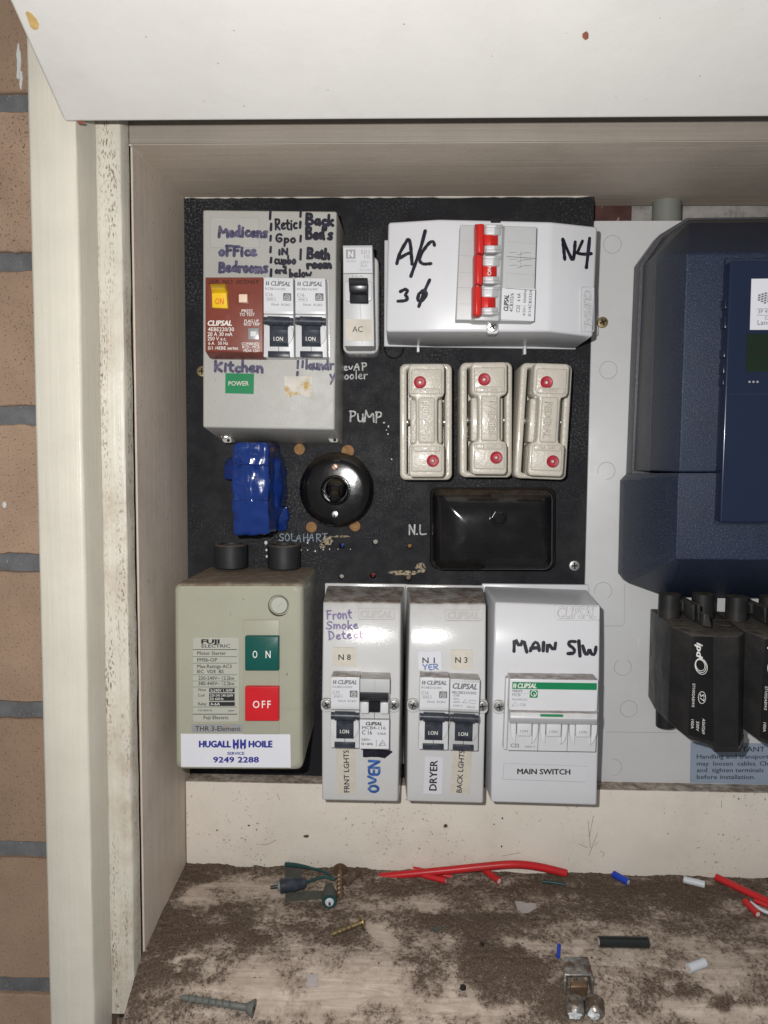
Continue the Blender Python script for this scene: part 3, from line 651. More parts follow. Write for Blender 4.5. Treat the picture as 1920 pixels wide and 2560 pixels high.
# board fixing screws
def cross_screw(parent_label, px, py, r, h, m, rot=20, name='screw', parent=None, head_h=1.2, slot='cross', kind=None):
    bm = lathe(px, py, [(r, h), (r, h+head_h*.35), (r*.9, h+head_h*.85), (r*.6, h+head_h), (0, h+head_h*1.05)], 28, h)
    if parent is None:
        o = link(name, bm, m, label=parent_label, cat='screw')
    else: o = link(name, bm, m, parent)
    X, Z = U(px, py, h); bm = bmesh.new(); arms = (0, 90) if slot == 'cross' else (0,)
    for k, a in enumerate(arms):
        t = math.radians(rot+a); ca, sa = math.cos(t), math.sin(t); l, w = r*(.6 if slot == 'cross' else .92), r*.13
        vs = [bm.verts.new(W(X+ca*u*l-sa*w_*w, Z+sa*u*l+ca*w_*w, h+head_h*1.12+k*.02)) for u, w_ in ((-1, -1), (1, -1), (1, 1), (-1, 1))]
        bm.faces.new(vs)
    link('slot', bm, m_slot, o, smooth=False); return o
cross_screw('brass countersunk cross-head screw fixing the white board right of the three-pole enclosure', 1506, 806.3, 3.4, 0, m_brass, 25)
cross_screw('pale silver cross-head screw at lower right of the black panel beside the terminal box', 1435.5, 1414, 3.4, 0, m_screw, 5)
cross_screw('bright gold cross-head screw half hidden behind the left edge of the grey enclosure', 506, 928.7, 3.5, 0, m_brass, 0)
# faint ring mark left by an old fitting
bm = bmesh.new()
for r0, r1 in ((5.2, 6.4),):
    X, Z = U(985, 872, 0); n = 36
    a = [bm.verts.new(W(X+r0*math.cos(6.2832*i/n), Z+r0*math.sin(6.2832*i/n), .05)) for i in range(n)]; c_ = [bm.verts.new(W(X+(r1-.6)*math.cos(6.2832*i/n), Z+(r1-.6)*math.sin(6.2832*i/n), .5)) for i in range(n)]; d_ = [bm.verts.new(W(X+r1*math.cos(6.2832*i/n), Z+r1*math.sin(6.2832*i/n), .05)) for i in range(n)]
    for i in range(n): bm.faces.new((a[i], a[(i+1) % n], c_[(i+1) % n], c_[i])); bm.faces.new((c_[i], c_[(i+1) % n], d_[(i+1) % n], d_[i]))
link('grommet_ring', bm, m_board, board)

# ------------------------------------------------------------------ white meter board
wb = empty('meter_board', 'white plastic meter board with faint knockout circles right of the black panel', 'meter board', M(1700, 1960, 0))
zt = U(1700, 551, 0)[1]; zb_ = U(1700, 1961, 0)[1]
link('panel', boxw(XR+.4, 420, zb_, zt, 0, -5, .6), m_white_board, wb)
def ring(parent, px, py, r, h=0, wd_=.28, m=None, name='knockout_ring', a0=0, a1=360):
    bm = bmesh.new(); X, Z = U(px, py, h); n = 48; seg = []
    for i in range(n+1):
        t = math.radians(a0+(a1-a0)*i/n)
        seg.append([bm.verts.new(W(X+q*math.cos(t), Z+q*math.sin(t), h+hh)) for q, hh in ((r-wd_, 0.02), (r, .14), (r+wd_, .02))])
    for a, c_ in zip(seg, seg[1:]):
        for k in (0, 1): bm.faces.new((a[k], a[k+1], c_[k+1], c_[k]))
    link(name, bm, m or m_lgrey_txt, parent)
for x, y, a0, a1 in ((1531, 611, 0, 360), (1521, 925, 0, 360), (1516, 1177, -90, 200), (1508, 1477, -60, 200), (1557, 1668, 120, 420), (1572, 1772, 0, 360), (1533, 1918, -100, 100)):
    ring(wb, x, y, 5.3, wd_=.14, a0=a0, a1=a1)
def line(parent, pts, w, h, m, name='scribed_line'):
    bm = bmesh.new(); stroke(bm, pts, w, (lambda a, b_: h) if not callable(h) else h, .05, 0)
    link(name, bm, m, parent, smooth=False)
line(wb, [(1561, 1460), (1561, 1556), (1556, 1565), (1510, 1565)], .9, 0, m_lgrey_txt)
line(wb, [(1516, 1830), (1690, 1832)], .9, 0, m_lgrey_txt)
line(wb, [(1597, 1595), (1596, 1612)], 1.2, 0, m_white_txt)
st = link('notice_sticker', prism([(1727, 1856), (2110, 1862), (2108, 1966), (1725, 1957)], .25, -.1, 0), m_impst, wb)
texts(st, [('IMPORTANT', 1791, 1879, 121, 12), ('Handling and transport', 1742, 1896.5, 180, 10.5), ('may  loosen  cables. Check', 1742, 1914, 206, 10.5), ('and  tighten terminals', 1742, 1930.5, 167, 10.5), ('before installation.', 1742, 1947.5, 146, 10.5)], .25, m_navytx, lift=.12, bold=.01)

# ------------------------------------------------------------------ breakers
def slab(parent, name, q, u0, v0, u1, v1, h1, h0, m, b=.3, r=0):
    Q = [qd(q, u0, v0), qd(q, u1, v0), qd(q, u1, v1), qd(q, u0, v1)]
    return link(name, prism(rq(Q, r) if r else Q, h1, h0, b, 2), m, parent)
def seam(parent, q, u0, v0, u1, v1, h, w=1.0, m=None):
    a, b_ = qd(q, u0, v0), qd(q, u1, v1)
    line(parent, [a, b_], w, h, m or m_line, 'seam')
def qt(parent, q, s, u, v, w, cap, h, m, **k):   # text in quad units (w in u, cap in v)
    x, y = qd(q, u, v); x2, y2 = qd(q, u+w, v); x3, y3 = qd(q, u, v-cap)
    return (s, x, y, math.dist((x, y), (x2, y2)), math.dist((x, y), (x3, y3)), {**k, 'ang': math.degrees(math.atan2(y2-y, x2-x))})
def logo_bars(parent, q, u, v, h, m, su=.045, sv=.05):
    bm = bmesh.new()
    for k in range(2):
        pts = [qd(q, u+k*su*1.5+su*.25, v-sv), qd(q, u+k*su*1.5+su*1.2, v-sv), qd(q, u+k*su*1.5+su*.95, v), qd(q, u+k*su*1.5, v)]
        vs = [bm.verts.new(M(x, y, h+.15)) for x, y in pts]; bm.faces.new(vs)
    link('emblem', bm, m, parent, smooth=False)
def house_icon(parent, q, u, v, w, hv, h, m):
    o = slab(parent, 'emblem', q, u, v, u+w, v+hv, h+.1, h-.3, m, .05, 1.5)
    def g(a, b_): return qd(q, u+w*a, v+hv*b_)
    bm = bmesh.new()
    for P in ([g(.2, .85), g(.2, .45), g(.5, .15), g(.8, .45), g(.8, .85), g(.35, .85)], [g(.35, .65), g(.4, .5), g(.6, .5), g(.62, .75)]): stroke(bm, P, 1.2, lambda a, b_: h+.12, .08, 0)
    link('house_outline', bm, m_white_txt, o, smooth=False)
def poly_u(q, pts): return [qd(q, u, v) for u, v in pts]
def rcbo(label, q, h, base, model, amp, newlogo=True, font='a', tog=m_slate, dustm=m_brk):
    X = qd(q, .5, 1)
    t = empty('residual_current_breaker', label, 'circuit breaker', M(X[0], X[1], base), 'residual current breakers with slate toggles')
    body = link('body', qshell(q, [0, 1], [0, .455, .47, 1], lambda u, v: h if v < .46 else h-2.4, base-8, b=.35, seg=2), dustm, t)
    seam(body, q, .5, .005, .5, .035, h, .8, m_lgrey_txt)
    seam(body, q, .5, .48, .5, .53, h-2.4, .9); seam(body, q, .5, .86, .5, .93, h-2.4, 1.2)
    # cheeks: half discs either side of the tongue
    for sgn in (-1, 1):
        pts = []
        r = .485; asp = math.dist(q[0], q[1])/math.dist(q[0], q[3])
        for k in range(9):
            a = math.radians(-52+104*k/8); pts.append((.5+sgn*r*math.cos(a), .695+r*math.sin(a)*asp))
        pts = pts+[(.5+sgn*.3, pts[-1][1]), (.5+sgn*.3, pts[0][1])]
        link('toggle_cheek', prism(poly_u(q, pts), h-.3, h-4, .4, 2), dustm, t)
    us = [.2, .8]; prof = [(.50, h-1), (.52, h+1.6), (.60, h+2.6), (.66, h+1.0), (.72, h+1.2), (.81, h+1.6), (.865, h+.6), (.87, h-2)]
    tg = link('toggle', shell([[qd(q, u, v)+(hh,) for u in us] for v, hh in prof], h-3.5, b=.35, seg=2), tog, t)
    a, b_ = qd(q, .015, .545), qd(q, .985, .55)
    bmt = tube([M(*a, h+3.2), M(a[0]*.9+b_[0]*.1, a[1]*.9+b_[1]*.1, h+3.2)], 2.0, 16)
    tube([M(a[0]*.87+b_[0]*.13, a[1]*.87+b_[1]*.13, h+3.3), M(a[0]*.13+b_[0]*.87, a[1]*.13+b_[1]*.87, h+3.3)], 2.5, 16, bmt)
    tube([M(a[0]*.1+b_[0]*.9, a[1]*.1+b_[1]*.9, h+3.2), M(*b_, h+3.2)], 2.0, 16, bmt)
    tube([M(a[0]*.95+b_[0]*.05, a[1]*.95+b_[1]*.05, h+3.1), M(a[0]*.05+b_[0]*.95, a[1]*.05+b_[1]*.95, h+3.1)], 1.5, 12, bmt)
    link('toggle_bar', bmt, tog, t)
    texts(tg, [qt(tg, q, 'I.ON', .33, .795, .31, .05, h+1.3, 0, bold=.01)], h+1.5, m_white_txt, lift=.45)
    slab(t, 'rail_clip', q, .14, .925, .86, 1.0, h-1.2, h-5, tog, .25)
    seam(t, q, .42, .955, .58, .955, h-1.2, .8, m_line); 
    lab = slab(t, 'front_label', q, .02, .045, .98, .42, h+.12, h-.3, m_label, 0)
    if newlogo:
        logo_bars(lab, q, .07, .10, h+.12, m_grey_txt)
        texts(lab, [qt(lab, q, 'CLIPSAL', .24, .10, .67, .055, 0, 0, bold=.045, shear=.25)], h+.12, m_grey_txt)
        texts(lab, [qt(lab, q, model, .06, .155, .68, .028, 0, 0), qt(lab, q, amp, .06, .235, .24, .04, 0, 0), qt(lab, q, '4500 3', .1, .285, .3, .024, 0, 0), qt(lab, q, '30mA  RCBO', .25, .352, .64, .028, 0, 0)], h+.12, m_grey_txt)
        house_icon(lab, q, .66, .19, .27, .095, h+.12, m_grey_txt)
        for uv in ((.05, .25, .42, .25), (.05, .295, .42, .295)): seam(lab, q, *uv, h+.1, .6, m_lgrey_txt)
    else:
        texts(lab, [qt(lab, q, 'CLIPSAL', .08, .135, .84, .075, 0, 0, bold=.05, shear=.25)], h+.12, m_grey_txt)
        texts(lab, [qt(lab, q, model, .06, .205, .83, .035, 0, 0, bold=.02), qt(lab, q, amp, .12, .245, .2, .03, 0, 0, bold=.03), qt(lab, q, '50Hz', .12, .292, .2, .026, 0, 0), qt(lab, q, '240V~', .12, .335, .28, .026, 0, 0), qt(lab, q, '6000 3', .12, .385, .3, .024, 0, 0), qt(lab, q, '30mA', .58, .398, .28, .028, 0, 0)], h+.12, m_grey_txt)
        bm = bmesh.new(); stroke(bm, poly_u(q, [(.45, .33), (.53, .28), (.61, .33), (.45, .33)]), 1, lambda a, b_: h+.12, .1, 0); stroke(bm, poly_u(q, [(.66, .29), (.88, .29), (.88, .33), (.66, .33), (.66, .29)]), 1, lambda a, b_: h+.12, .1, 0)
        link('approval_mark', bm, m_grey_txt, lab, smooth=False)
    return t

# ---- grey enclosure with the handwriting, top left
HK = 46
e1 = empty('breaker_enclosure', 'large aged grey enclosure covered in marker room names, top left of the black panel', 'breaker enclosure', M(680, 1108, 0))
kq = [(507, 524), (841.7, 527.7), (836.5, 1074.6), (507, 1068)]
link('cover', shell([[p+(HK,) for p in (kq[0], kq[1])], [p+(HK,) for p in (kq[3], kq[2])]], 0, flare=(0, 1.2, 0, 7.5), b=1.1, seg=4), m_kbox, e1)
for x, y in ((563, 1093), (829, 1092)):
    lug = link('fixing_lug', prism(rq([(x-15, y-14), (x+11, y-14), (x+17, y+14), (x-5, y+14)], 7), 19, 4, .6), m_kbox, e1)
    cross_screw('', x-2+6*(x > 700), y-4, 2.3, 19.05, m_brass if x > 700 else m_screw, 60, 'lug_screw', lug, slot='one')
    link('lug_hole', lathe(x+8, y+8, [(1.0, 19.1), (.8, 19.15), (0, 19.15)], 12, 19), m_slot, lug)
hand(e1, [('Medicens', 548, 592, 122, 25, 7.6), ('oFFice', 548, 640, 96, 24, 7.6), ('Bedrooms', 547, 679, 124, 24, 7.6, 1), ('Kitchen', 536, 927, 124, 24, 7.6, 2)], HK, m_inkfade)
hand(e1, [('Retic', 688, 573, 56, 26, 5.6), ('Gpo', 690, 606, 52, 20, 5.6), ('IN', 696, 636, 26, 14, 5.6), ('cupbo', 686, 660, 55, 20, 5.6), ('ord', 688, 684, 30, 16, 5.6), ('below', 723, 692, 58, 18, 5.6)], HK, m_inkblack)
hand(e1, [('Back', 764, 560, 72, 24, 8.2, 3), ("Bed's", 765, 597, 68, 26, 8.2), ('Bath', 768, 645, 58, 23, 8.2, 2), ('room', 767, 670, 64, 18, 8.2)], HK, m_inkblack)
bm = bmesh.new()
for x, y0, y1 in ((676, 528, 547), (678, 560, 575), (677, 590, 601), (677, 618, 630), (678, 645, 656), (678, 674, 690), (752, 527, 541), (751, 555, 569), (752, 590, 603), (752, 624, 648)):
    stroke(bm, [(x, y0), (x-1, y1)], 7, lambda a, b_: HK)
link('dash_marks', bm, m_inkblack, e1, smooth=False)
bm = bmesh.new()
for x, y0, y1 in ((745, 902, 920), (744, 930, 938), (757, 903, 918)): stroke(bm, [(x, y0), (x-1, y1)], 6.5, lambda a, b_: HK)
link('dash_marks', bm, m_inkfade, e1, smooth=False)
hand(e1, [('laundr', 764, 923, 72, 24, 6), ('y', 824, 949, 16, 26, 5)], HK, m_inkfade)
st = link('clear_label', prism([(525.5, 543.5), (647, 545), (648, 619), (526, 618)], HK+.14, HK-.2, 0), m_kbox, e1)
for a_, b_ in (((526, 544), (647, 545)), ((647, 545), (648, 619)), ((648, 619), (526, 618)), ((526, 618), (526, 544))): line(st, [a_, b_], .8, HK+.14, m_lgrey_txt, 'label_edge')
st = link('power_sticker', prism([(563.5, 933), (635, 934), (634, 985), (563, 983)], HK+.2, HK-.2, 0), m_green_st, e1)
text(st, 'POWER', 571, 964, 51, 11, HK+.2, m_paper, bold=.02)
link('glue_patch', prism([(711, 941), (780, 940), (781, 990), (770, 993), (745, 985), (727, 992), (712, 991)], HK+.2, HK-.2, 0), m_glue, e1)

HR = HK+14
K1 = [(659, 693), (732.5, 696), (734.7, 893), (659, 892)]
K2 = [(737.7, 694.4), (813, 696), (817.5, 893), (739, 892)]
rcbo('white breaker with black toggle beside the brown safety switch in the grey enclosure', K1, HR, HK, 'RCBE216/30S', 'C16')
rcbo('white breaker with black toggle at the right end of the row in the grey enclosure', K2, HR, HK, 'RCBE216/30S', 'C16')
link('blanking_strip', prism([(816, 700), (822, 700), (826, 893), (819, 893)], HK+1, HK-1, .2), m_clip, e1)
q = [(513, 693), (657.8, 693), (657.8, 886), (513, 883)]
t = empty('safety_switch', 'brown-red safety switch with a yellow ON toggle and cream test button', 'safety switch', M(585, 890, HK), None)
link('body', shell([[qd(q, u, v)+(h_,) for u in (0, 1)] for v, h_ in ((0, HR), (.975, HR))]+[[(523, 895, HK+6), (664, 896.5, HK+6)]], HK-8, b=.5), m_brown, t)
tg = link('toggle', shell([[(524, 709, HR-.5), (563, 709, HR-.5)], [(527, 722, HR+9), (563, 722, HR+9)], [(529, 733, HR+4), (566, 732, HR+4)], [(530, 769, HR+2.5), (569, 771, HR+2.5)]], HR-2, b=.4), m_yellow, t)
text(tg, 'ON', 538, 761, 21, 15.5, lambda a, b_: HR+4-1.5*(b_-733)/37, m_red_txt, lift=.35)
link('toggle_slot', prism([(521, 716), (569, 714), (574, 770), (566, 774), (523, 772)], HR+.15, HR-.3, 0), m_brown, t)
link('test_button_frame', prism(rect(592, 730, 622, 760), HR+.5, HR-.4, .2), m_brown, t)
link('test_button', prism(rect(596.5, 735, 618, 756), HR+1.3, HR-.3, .4), m_button, t)
fw = link('flag_window', prism(rect(620, 820, 647, 849), HR+.4, HR-.3, .3), m_foil, t)
link('flag', prism(rect(626, 828, 641, 841), HR+.7, HR+.2, .1), m_specklewhite, fw)
link('emblem', lathe(566, 790, [(2.0, HR), (2.0, HR+.15), (1.6, HR+.2), (0, HR+.1)], 20, HR), m_brown, t)
texts(t, [('SER. NO. 0070459', 521, 710, 126, 11, {'shear': .35})], HR, m_slot, lift=.12)
texts(t, [('CLIPSAL', 519, 814, 61, 12.5, {'bold': .05, 'shear': .2})], HR, m_white_txt, lift=.14)
texts(t, [('4EBE220/30', 520, 828, 65, 9.5), ('20 A 30 mA', 519, 840, 62, 9.5), ('250 V a.c.', 519, 851, 47, 9), ('6 A   50 Hz', 521, 862, 49, 8), ('S/1 /4EBE series', 520, 874, 75, 8), ('PRESS', 604, 781, 28, 7.5), ('TO TEST', 599, 790, 38, 7.5), ('FLAG UP', 611, 806, 36, 7), ('RCD TRIP', 610, 814, 40, 7), ('COMBINED', 604, 863, 44, 7), ('RCD - MCB', 606, 871, 43, 7), ('MDA 1261', 609, 880, 39, 7)], HR, m_white_txt, lift=.14, bold=.01)

# ---- three white enclosures along the bottom
def cover(q_top, q_bot, lab, name_m, ys=None, flare=(2.2, 2.2, 2.2, 1.0), bulge=3.5):
    """q_top: (xl,yl,xr,yr) of the front's top edge, q_bot the same below"""
    X = ((q_bot[0]+q_bot[2])/2, q_bot[1])
    t = empty('breaker_enclosure', lab, 'breaker enclosure', M(*X, 0))
    Q = [(q_top[0], q_top[1]), (q_top[2], q_top[3]), (q_bot[2], q_bot[3]), (q_bot[0], q_bot[1])]
    def hf(v):
        if v < .31: return 54.5-9.2*((.31-v)/.31)**2
        if v < .68: return 54.5
        return 54.5-8*(v-.68)/.32
    vs = [.31*k/16 for k in range(16)]+[.31, .5, .68, .76, .84, .92, 1]
    link('cover', shell([[(qd(Q, u, v)[0]+(u-.5)*bulge*(1-abs(v-.5)*2), qd(Q, u, v)[1], hf(v)) for u in (0, 1)] for v in vs], 3.2, flare=flare, b=1.3, seg=4), name_m, t, big=400)
    X0, Z1 = U(*Q[0], 45.3); X1, _ = U(*Q[1], 46); _, Z0 = U(*Q[3], 46)
    link('base', boxw(X0-3.6, X1+3.6, Z0+5, Z1+3.6, 3.0, 0, .8), name_m, t)
    def H(px, py):
        y0 = q_top[1]+(q_top[3]-q_top[1])*(px-q_top[0])/(q_top[2]-q_top[0]); y1 = q_bot[1]+(q_bot[3]-q_bot[1])*(px-q_bot[0])/(q_bot[2]-q_bot[0])
        return hf(max(0, min(1, (py-y0)/(y1-y0))))
    return t, H
def brandplate(t, H, x0, y0, x1, y1, m, ang=0):
    """raised oval frame with raised lettering moulded in the cover"""
    bm = bmesh.new(); out = rr(x0, y0, x1, y1, 5, 4); n = len(out)
    cx, cy = (x0+x1)/2, (y0+y1)/2
    def ins(p, d): return (p[0]+(cx-p[0])/abs(cx-p[0]+1e-6)*d, p[1]+(cy-p[1])/abs(cy-p[1]+1e-6)*d)
    L0 = [bm.verts.new(M(*p, H(*p)-.2)) for p in out]; L1 = [bm.verts.new(M(*ins(p, .6), H(*p)+.4)) for p in out]; L2 = [bm.verts.new(M(*ins(p, 1.6), H(*p)+.4)) for p in out]; L3 = [bm.verts.new(M(*ins(p, 2.2), H(*p)-.1)) for p in out]
    for A, B in ((L0, L1), (L1, L2), (L2, L3)):
        for i in range(n): bm.faces.new((A[i], A[(i+1) % n], B[(i+1) % n], B[i]))
    o = link('brand_plate', bm, m, t)
    A_ = (o, 'CLIPSAL', (x0+x1)/2-8, y0+7, y1-y0-14, 17, H, m_letter_shade_grime) if ang else (o, 'CLIPSAL', x0+5, y1-6, x1-x0-11, y1-y0-11, H, m_letter_shade_grime)
    text(*A_, ang=90 if ang else 0, bold=.05, shear=.2, lift=.1, name='letter_shade_grime')
    if ang: text(o, 'CLIPSAL', (x0+x1)/2-8, y0+7, y1-y0-14, 17, H, m, ang=90, bold=.02, shear=.2, lift=0, emb=.4)
    else: text(o, 'CLIPSAL', x0+5, y1-6, x1-x0-11, y1-y0-11, H, m, bold=.02, shear=.2, lift=0, emb=.4)
def side_screw(t, x, y, h, m=m_screw, rot=30, notch=0):
    o = link('screw_boss', prism(rr(x-15, y-15, x+14, y+20, 12, 6), h+1.2, h-6, .8, 3), m_clip, t)
    cross_screw('', x, y, 2.9, h+1.3, m, rot, 'cover_screw', o)
s1, H1 = cover((807.7, 1503, 1001.8, 1506), (805, 2001, 995, 2005), 'white enclosure with faded Front Smoke note, beside the grey-green motor starter', m_clip)
s2, H2 = cover((1025, 1507, 1215, 1508), (1017, 2004, 1208, 2009), 'white enclosure with DRYER sticker, middle of the three along the bottom', m_clip)
s3, H3 = cover((1238, 1505, 1501, 1515), (1227.5, 2006, 1492, 2014), 'wide white enclosure marked MAIN S/W in black pen, right of the bottom row', m_clip_new)
brandplate(s1, H1, 895, 1521, 988, 1550, m_clip)
brandplate(s2, H2, 1112, 1524, 1206, 1553, m_clip)
brandplate(s3, H3, 1385, 1512, 1499, 1552, m_clip_new)
side_screw(s1, 817, 1761, 54.5); side_screw(s1, 985, 1762, 54.5, rot=50)
side_screw(s2, 1033, 1762, 54.5, rot=70); side_screw(s2, 1206, 1765, 54.5, rot=10)
side_screw(s3, 1248, 1766, 54.5, rot=15)
hand(s1, [('Front', 817, 1548, 64, 22, 4, -3), ('Smoke', 816, 1572, 82, 20, 4), ('Dete', 822, 1600, 60, 20, 4, -4)], H1, m_inkpurple)
hand(s1, [('ct', 884, 1596, 26, 19, 3.5, -3)], H1, m_inkpink)
st = link('label_sticker', prism([(832.5, 1618), (890, 1620), (891, 1666), (829, 1664)], 54.8, 53.9, 0), m_paper, s1); text(st, 'N 8', 846, 1650, 31, 14, 54.8, m_black_txt, bold=.015)
st = link('label_sticker', shell([[(839, 1872, H1(839, 1872)+.25), (888, 1873, H1(888, 1873)+.25)], [(844, 1985, H1(844, 1985)+.25), (891, 1985, H1(891, 1985)+.25)]], 45, b=0), m_paper, s1)
text(st, 'FRNT LGHTS', 873.5, 1981, 106, 13, H1, m_black_txt, ang=-91, bold=.015, lift=.5)
hand(s1, [('OVEN', 946, 1982, 84, 25, 6.5, -88)], H1, m_inkblue)
bm = bmesh.new()
for k in range(5): stroke(bm, [(910, 1876+k*3.6), (940, 1874+k*3.8), (978-k*4, 1880+k*3.2)], 6, H1)
link('marker_block', bm, m_inkblack, s1, smooth=False)
for (x0, y0, x1, y1, s_, m_) in ((1046, 1628, 1103, 1674, 'N 1', m_paperw), (1128, 1625, 1181, 1673, 'N 3', m_paper)):
    st = link('label_sticker', prism(rect(x0, y0, x1, y1), 54.8, 53.9, 0), m_, s2); text(st, s_, x0+10, y1-16, 31, 14, 54.8, m_black_txt, bold=.015)
hand(s2, [('YER', 1057, 1675, 42, 13, 2.4, -3)], 54.95, m_inkblue)
st = link('label_sticker', shell([[(1063, 1892, H2(1063, 1892)+.25), (1108, 1894, H2(1108, 1892)+.25)], [(1058, 1984, H2(1060, 1984)+.25), (1104, 1985, H2(1104, 1985)+.25)]], 45, b=0), m_paperw, s2)
text(st, 'DRYER', 1091, 1977, 76, 18, H2, m_black_txt, ang=-88, bold=.03, lift=.5)
st = link('label_sticker', shell([[(1132, 1876, H2(1132, 1876)+.25), (1180, 1877, H2(1180, 1877)+.25)], [(1126, 1984, H2(1126, 1984)+.25), (1174, 1986, H2(1174, 1985)+.25)]], 45, b=0), m_paper, s2)
text(st, 'BACK LGHTS', 1154, 1982, 106, 13, H2, m_black_txt, ang=-86, bold=.015, lift=.5)
for word_ in (([(1285, 1628), (1286, 1594), (1300, 1619), (1308, 1596), (1317, 1630)], [(1326, 1627), (1336, 1604), (1346, 1609), (1348, 1626)], [(1327, 1621), (1346, 1619)], [(1359, 1606), (1358, 1627)], [(1368, 1628), (1369, 1607), (1386, 1628), (1389, 1608)]),
              ([(1438, 1604), (1424, 1603), (1421, 1612), (1436, 1622), (1436, 1633), (1420, 1634)], [(1447, 1602), (1450, 1640)], [(1457, 1615), (1463, 1636), (1470, 1636), (1473, 1620), (1478, 1635), (1487, 1637), (1490, 1618)])):
    bm = bmesh.new()
    for P_ in word_: stroke(bm, P_, 8.6, H3, smooth=1)
    link('handwriting', bm, m_inkblack, s3, smooth=False)
st = link('label_sticker', shell([[(1260, 1908, H3(1260, 1908)+.2), (1468, 1916, H3(1468, 1916)+.2)], [(1257, 1948, H3(1257, 1948)+.2), (1464, 1955, H3(1464, 1955)+.2)]], 45, b=0), m_clip_new, s3)
for a_, b_ in (((1260, 1908), (1468, 1916)), ((1257, 1948), (1464, 1955)), ((1260, 1908), (1257, 1948))): line(st, [a_, b_], .7, lambda a, b2: H3(a, b2)+.25, m_lgrey_txt, 'label_edge')
text(st, 'MAIN SWITCH', 1293, 1935, 133, 13, H3, m_black_txt, ang=.6, bold=.035, lift=.45)
HC = 54.5; HF = HC+12
A1 = [(827.7, 1692), (899, 1693), (898, 1870.5), (825.7, 1869)]
A2 = [(900.6, 1697), (974, 1698.6), (972, 1873), (898.7, 1872)]
B1 = [(1050, 1693), (1124, 1694.5), (1119.6, 1874.7), (1046, 1873)]
B2 = [(1125.5, 1697), (1200, 1700), (1194.5, 1877.4), (1121.6, 1874.7)]
rcbo('white breaker with slate toggle above the FRNT LGHTS sticker', A1, HF, HC, 'RCBE210/30S', 'C10')
rcbo('white breaker with slate toggle above the DRYER sticker', B1, HF, HC, 'RCBE216/30S', 'C16')
rcbo('white breaker with larger lettering above the BACK LGHTS sticker', B2, HF, HC, '4RCBE210/30S', 'C10', newlogo=False, dustm=m_brkgrey)
q = A2; t = empty('circuit_breaker', 'old breaker with wide black rocker and black scribble beneath, above the OVEN note', 'circuit breaker', M(935, 1873, HC))
link('body', qshell(q, [0, 1], [0, .19, .2, .56, .58, 1], lambda u, v: HF+1.5 if v < .195 or v > .57 else HF-3, HC-8, b=.35, seg=2), m_brkgrey, t)
seam(t, q, .5, .01, .5, .17, HF+1.5, .8, m_lgrey_txt); seam(t, q, .5, .47, .5, .56, HF-2.9, 1.2)
lab = slab(t, 'front_label', q, .01, .585, .99, .99, HF+1.65, HF+1, m_label, 0)
texts(lab, [qt(lab, q, 'CLIPSAL', .2, .66, .56, .045, 0, 0, bold=.05, shear=.25)], HF+1.65, m_black_txt)
texts(lab, [qt(lab, q, 'MCB4-116', .08, .72, .8, .045, 0, 0), qt(lab, q, 'C 16', .08, .795, .34, .058, 0, 0, bold=.01), qt(lab, q, '4.5kA', .6, .795, .3, .032, 0, 0), qt(lab, q, '240V~', .06, .885, .34, .035, 0, 0), qt(lab, q, '50 / 60Hz', .06, .945, .4, .032, 0, 0, bold=.02)], HF+1.65, m_black_txt)
bm = bmesh.new(); stroke(bm, poly_u(q, [(.66, .95), (.79, .87), (.92, .95), (.66, .95)]), 1.1, lambda a, b_: HF+1.65, .1, 0); stroke(bm, poly_u(q, [(.72, .935), (.79, .90), (.86, .935)]), 1.1, lambda a, b_: HF+1.65, .1, 0); stroke(bm, poly_u(q, [(.57, .87), (.57, .96)]), .9, lambda a, b_: HF+1.65, .1, 0)
link('approval_mark', bm, m_black_txt, lab, smooth=False)
link('toggle_bar', shell([[qd(q, u, v)+(h_,) for u in (.0, .95)] for v, h_ in ((.195, HF), (.21, HF+5), (.27, HF+6.5), (.315, HF+4), (.33, HF-1))], HF-3.5, b=.3), m_tog, t)
link('toggle', shell([[qd(q, u, v)+(h_,) for u in (.31, .68)] for v, h_ in ((.33, HF+2), (.38, HF+1), (.47, HF-1), (.48, HF-2.5))], HF-4, b=.3), m_tog, t)
for u0, u1 in ((.02, .30), (.69, .97)): slab(t, 'toggle_cheek', q, u0, .33, u1, .50, HF+2.2, HF-4, m_brk, .8)
# main switch, three poles
q = [(1275, 1697), (1496, 1700), (1489, 1880), (1268, 1876)]
t = empty('main_switch', 'three-pole main switch with green stripe and linked white toggles', 'main switch', M(1380, 1880, HC))
body = link('body', qshell(q, [0, 1], [0, .44, .45, 1], lambda u, v: HF if v < .445 else HF-3, HC-8, b=.45, seg=2), m_brk, t)
slab(t, 'side_flange', q, -.045, -.01, 0.0, .99, HF-7, HC-4, m_brk, .6)
lab = slab(t, 'front_label', q, .02, .03, .985, .43, HF+.12, HF-.3, m_label, 0)
gs = slab(lab, 'green_stripe', q, .03, .045, .985, .14, HF+.26, HF, m_green_st, 0)
logo_bars(gs, q, .04, .125, HF+.26, m_white_txt, .013, .06); texts(gs, [qt(gs, q, 'CLIPSAL', .09, .125, .215, .062, 0, 0, bold=.04, shear=.25)], HF+.26, m_white_txt)
bm_ = slab(lab, 'touch_emblem', q, .23, .155, .32, .26, HF+.26, HF, m_green_st, 0, 2)
ring(bm_, *qd(q, .275, .2), 1.5, HF+.2, .3, m_white_txt, 'emblem_ring'); seam(lab, q, .275, .2, .295, .24, HF+.3, 1.6, m_white_txt)
texts(lab, [qt(lab, q, 'MAX9', .035, .185, .11, .035, 0, 0, bold=.02), qt(lab, q, 'MCB', .035, .24, .09, .035, 0, 0), qt(lab, q, 'MX9MC332', .035, .30, .17, .026, 0, 0), qt(lab, q, 'C32', .12, .375, .07, .033, 0, 0)], HF+.12, m_grey_txt)
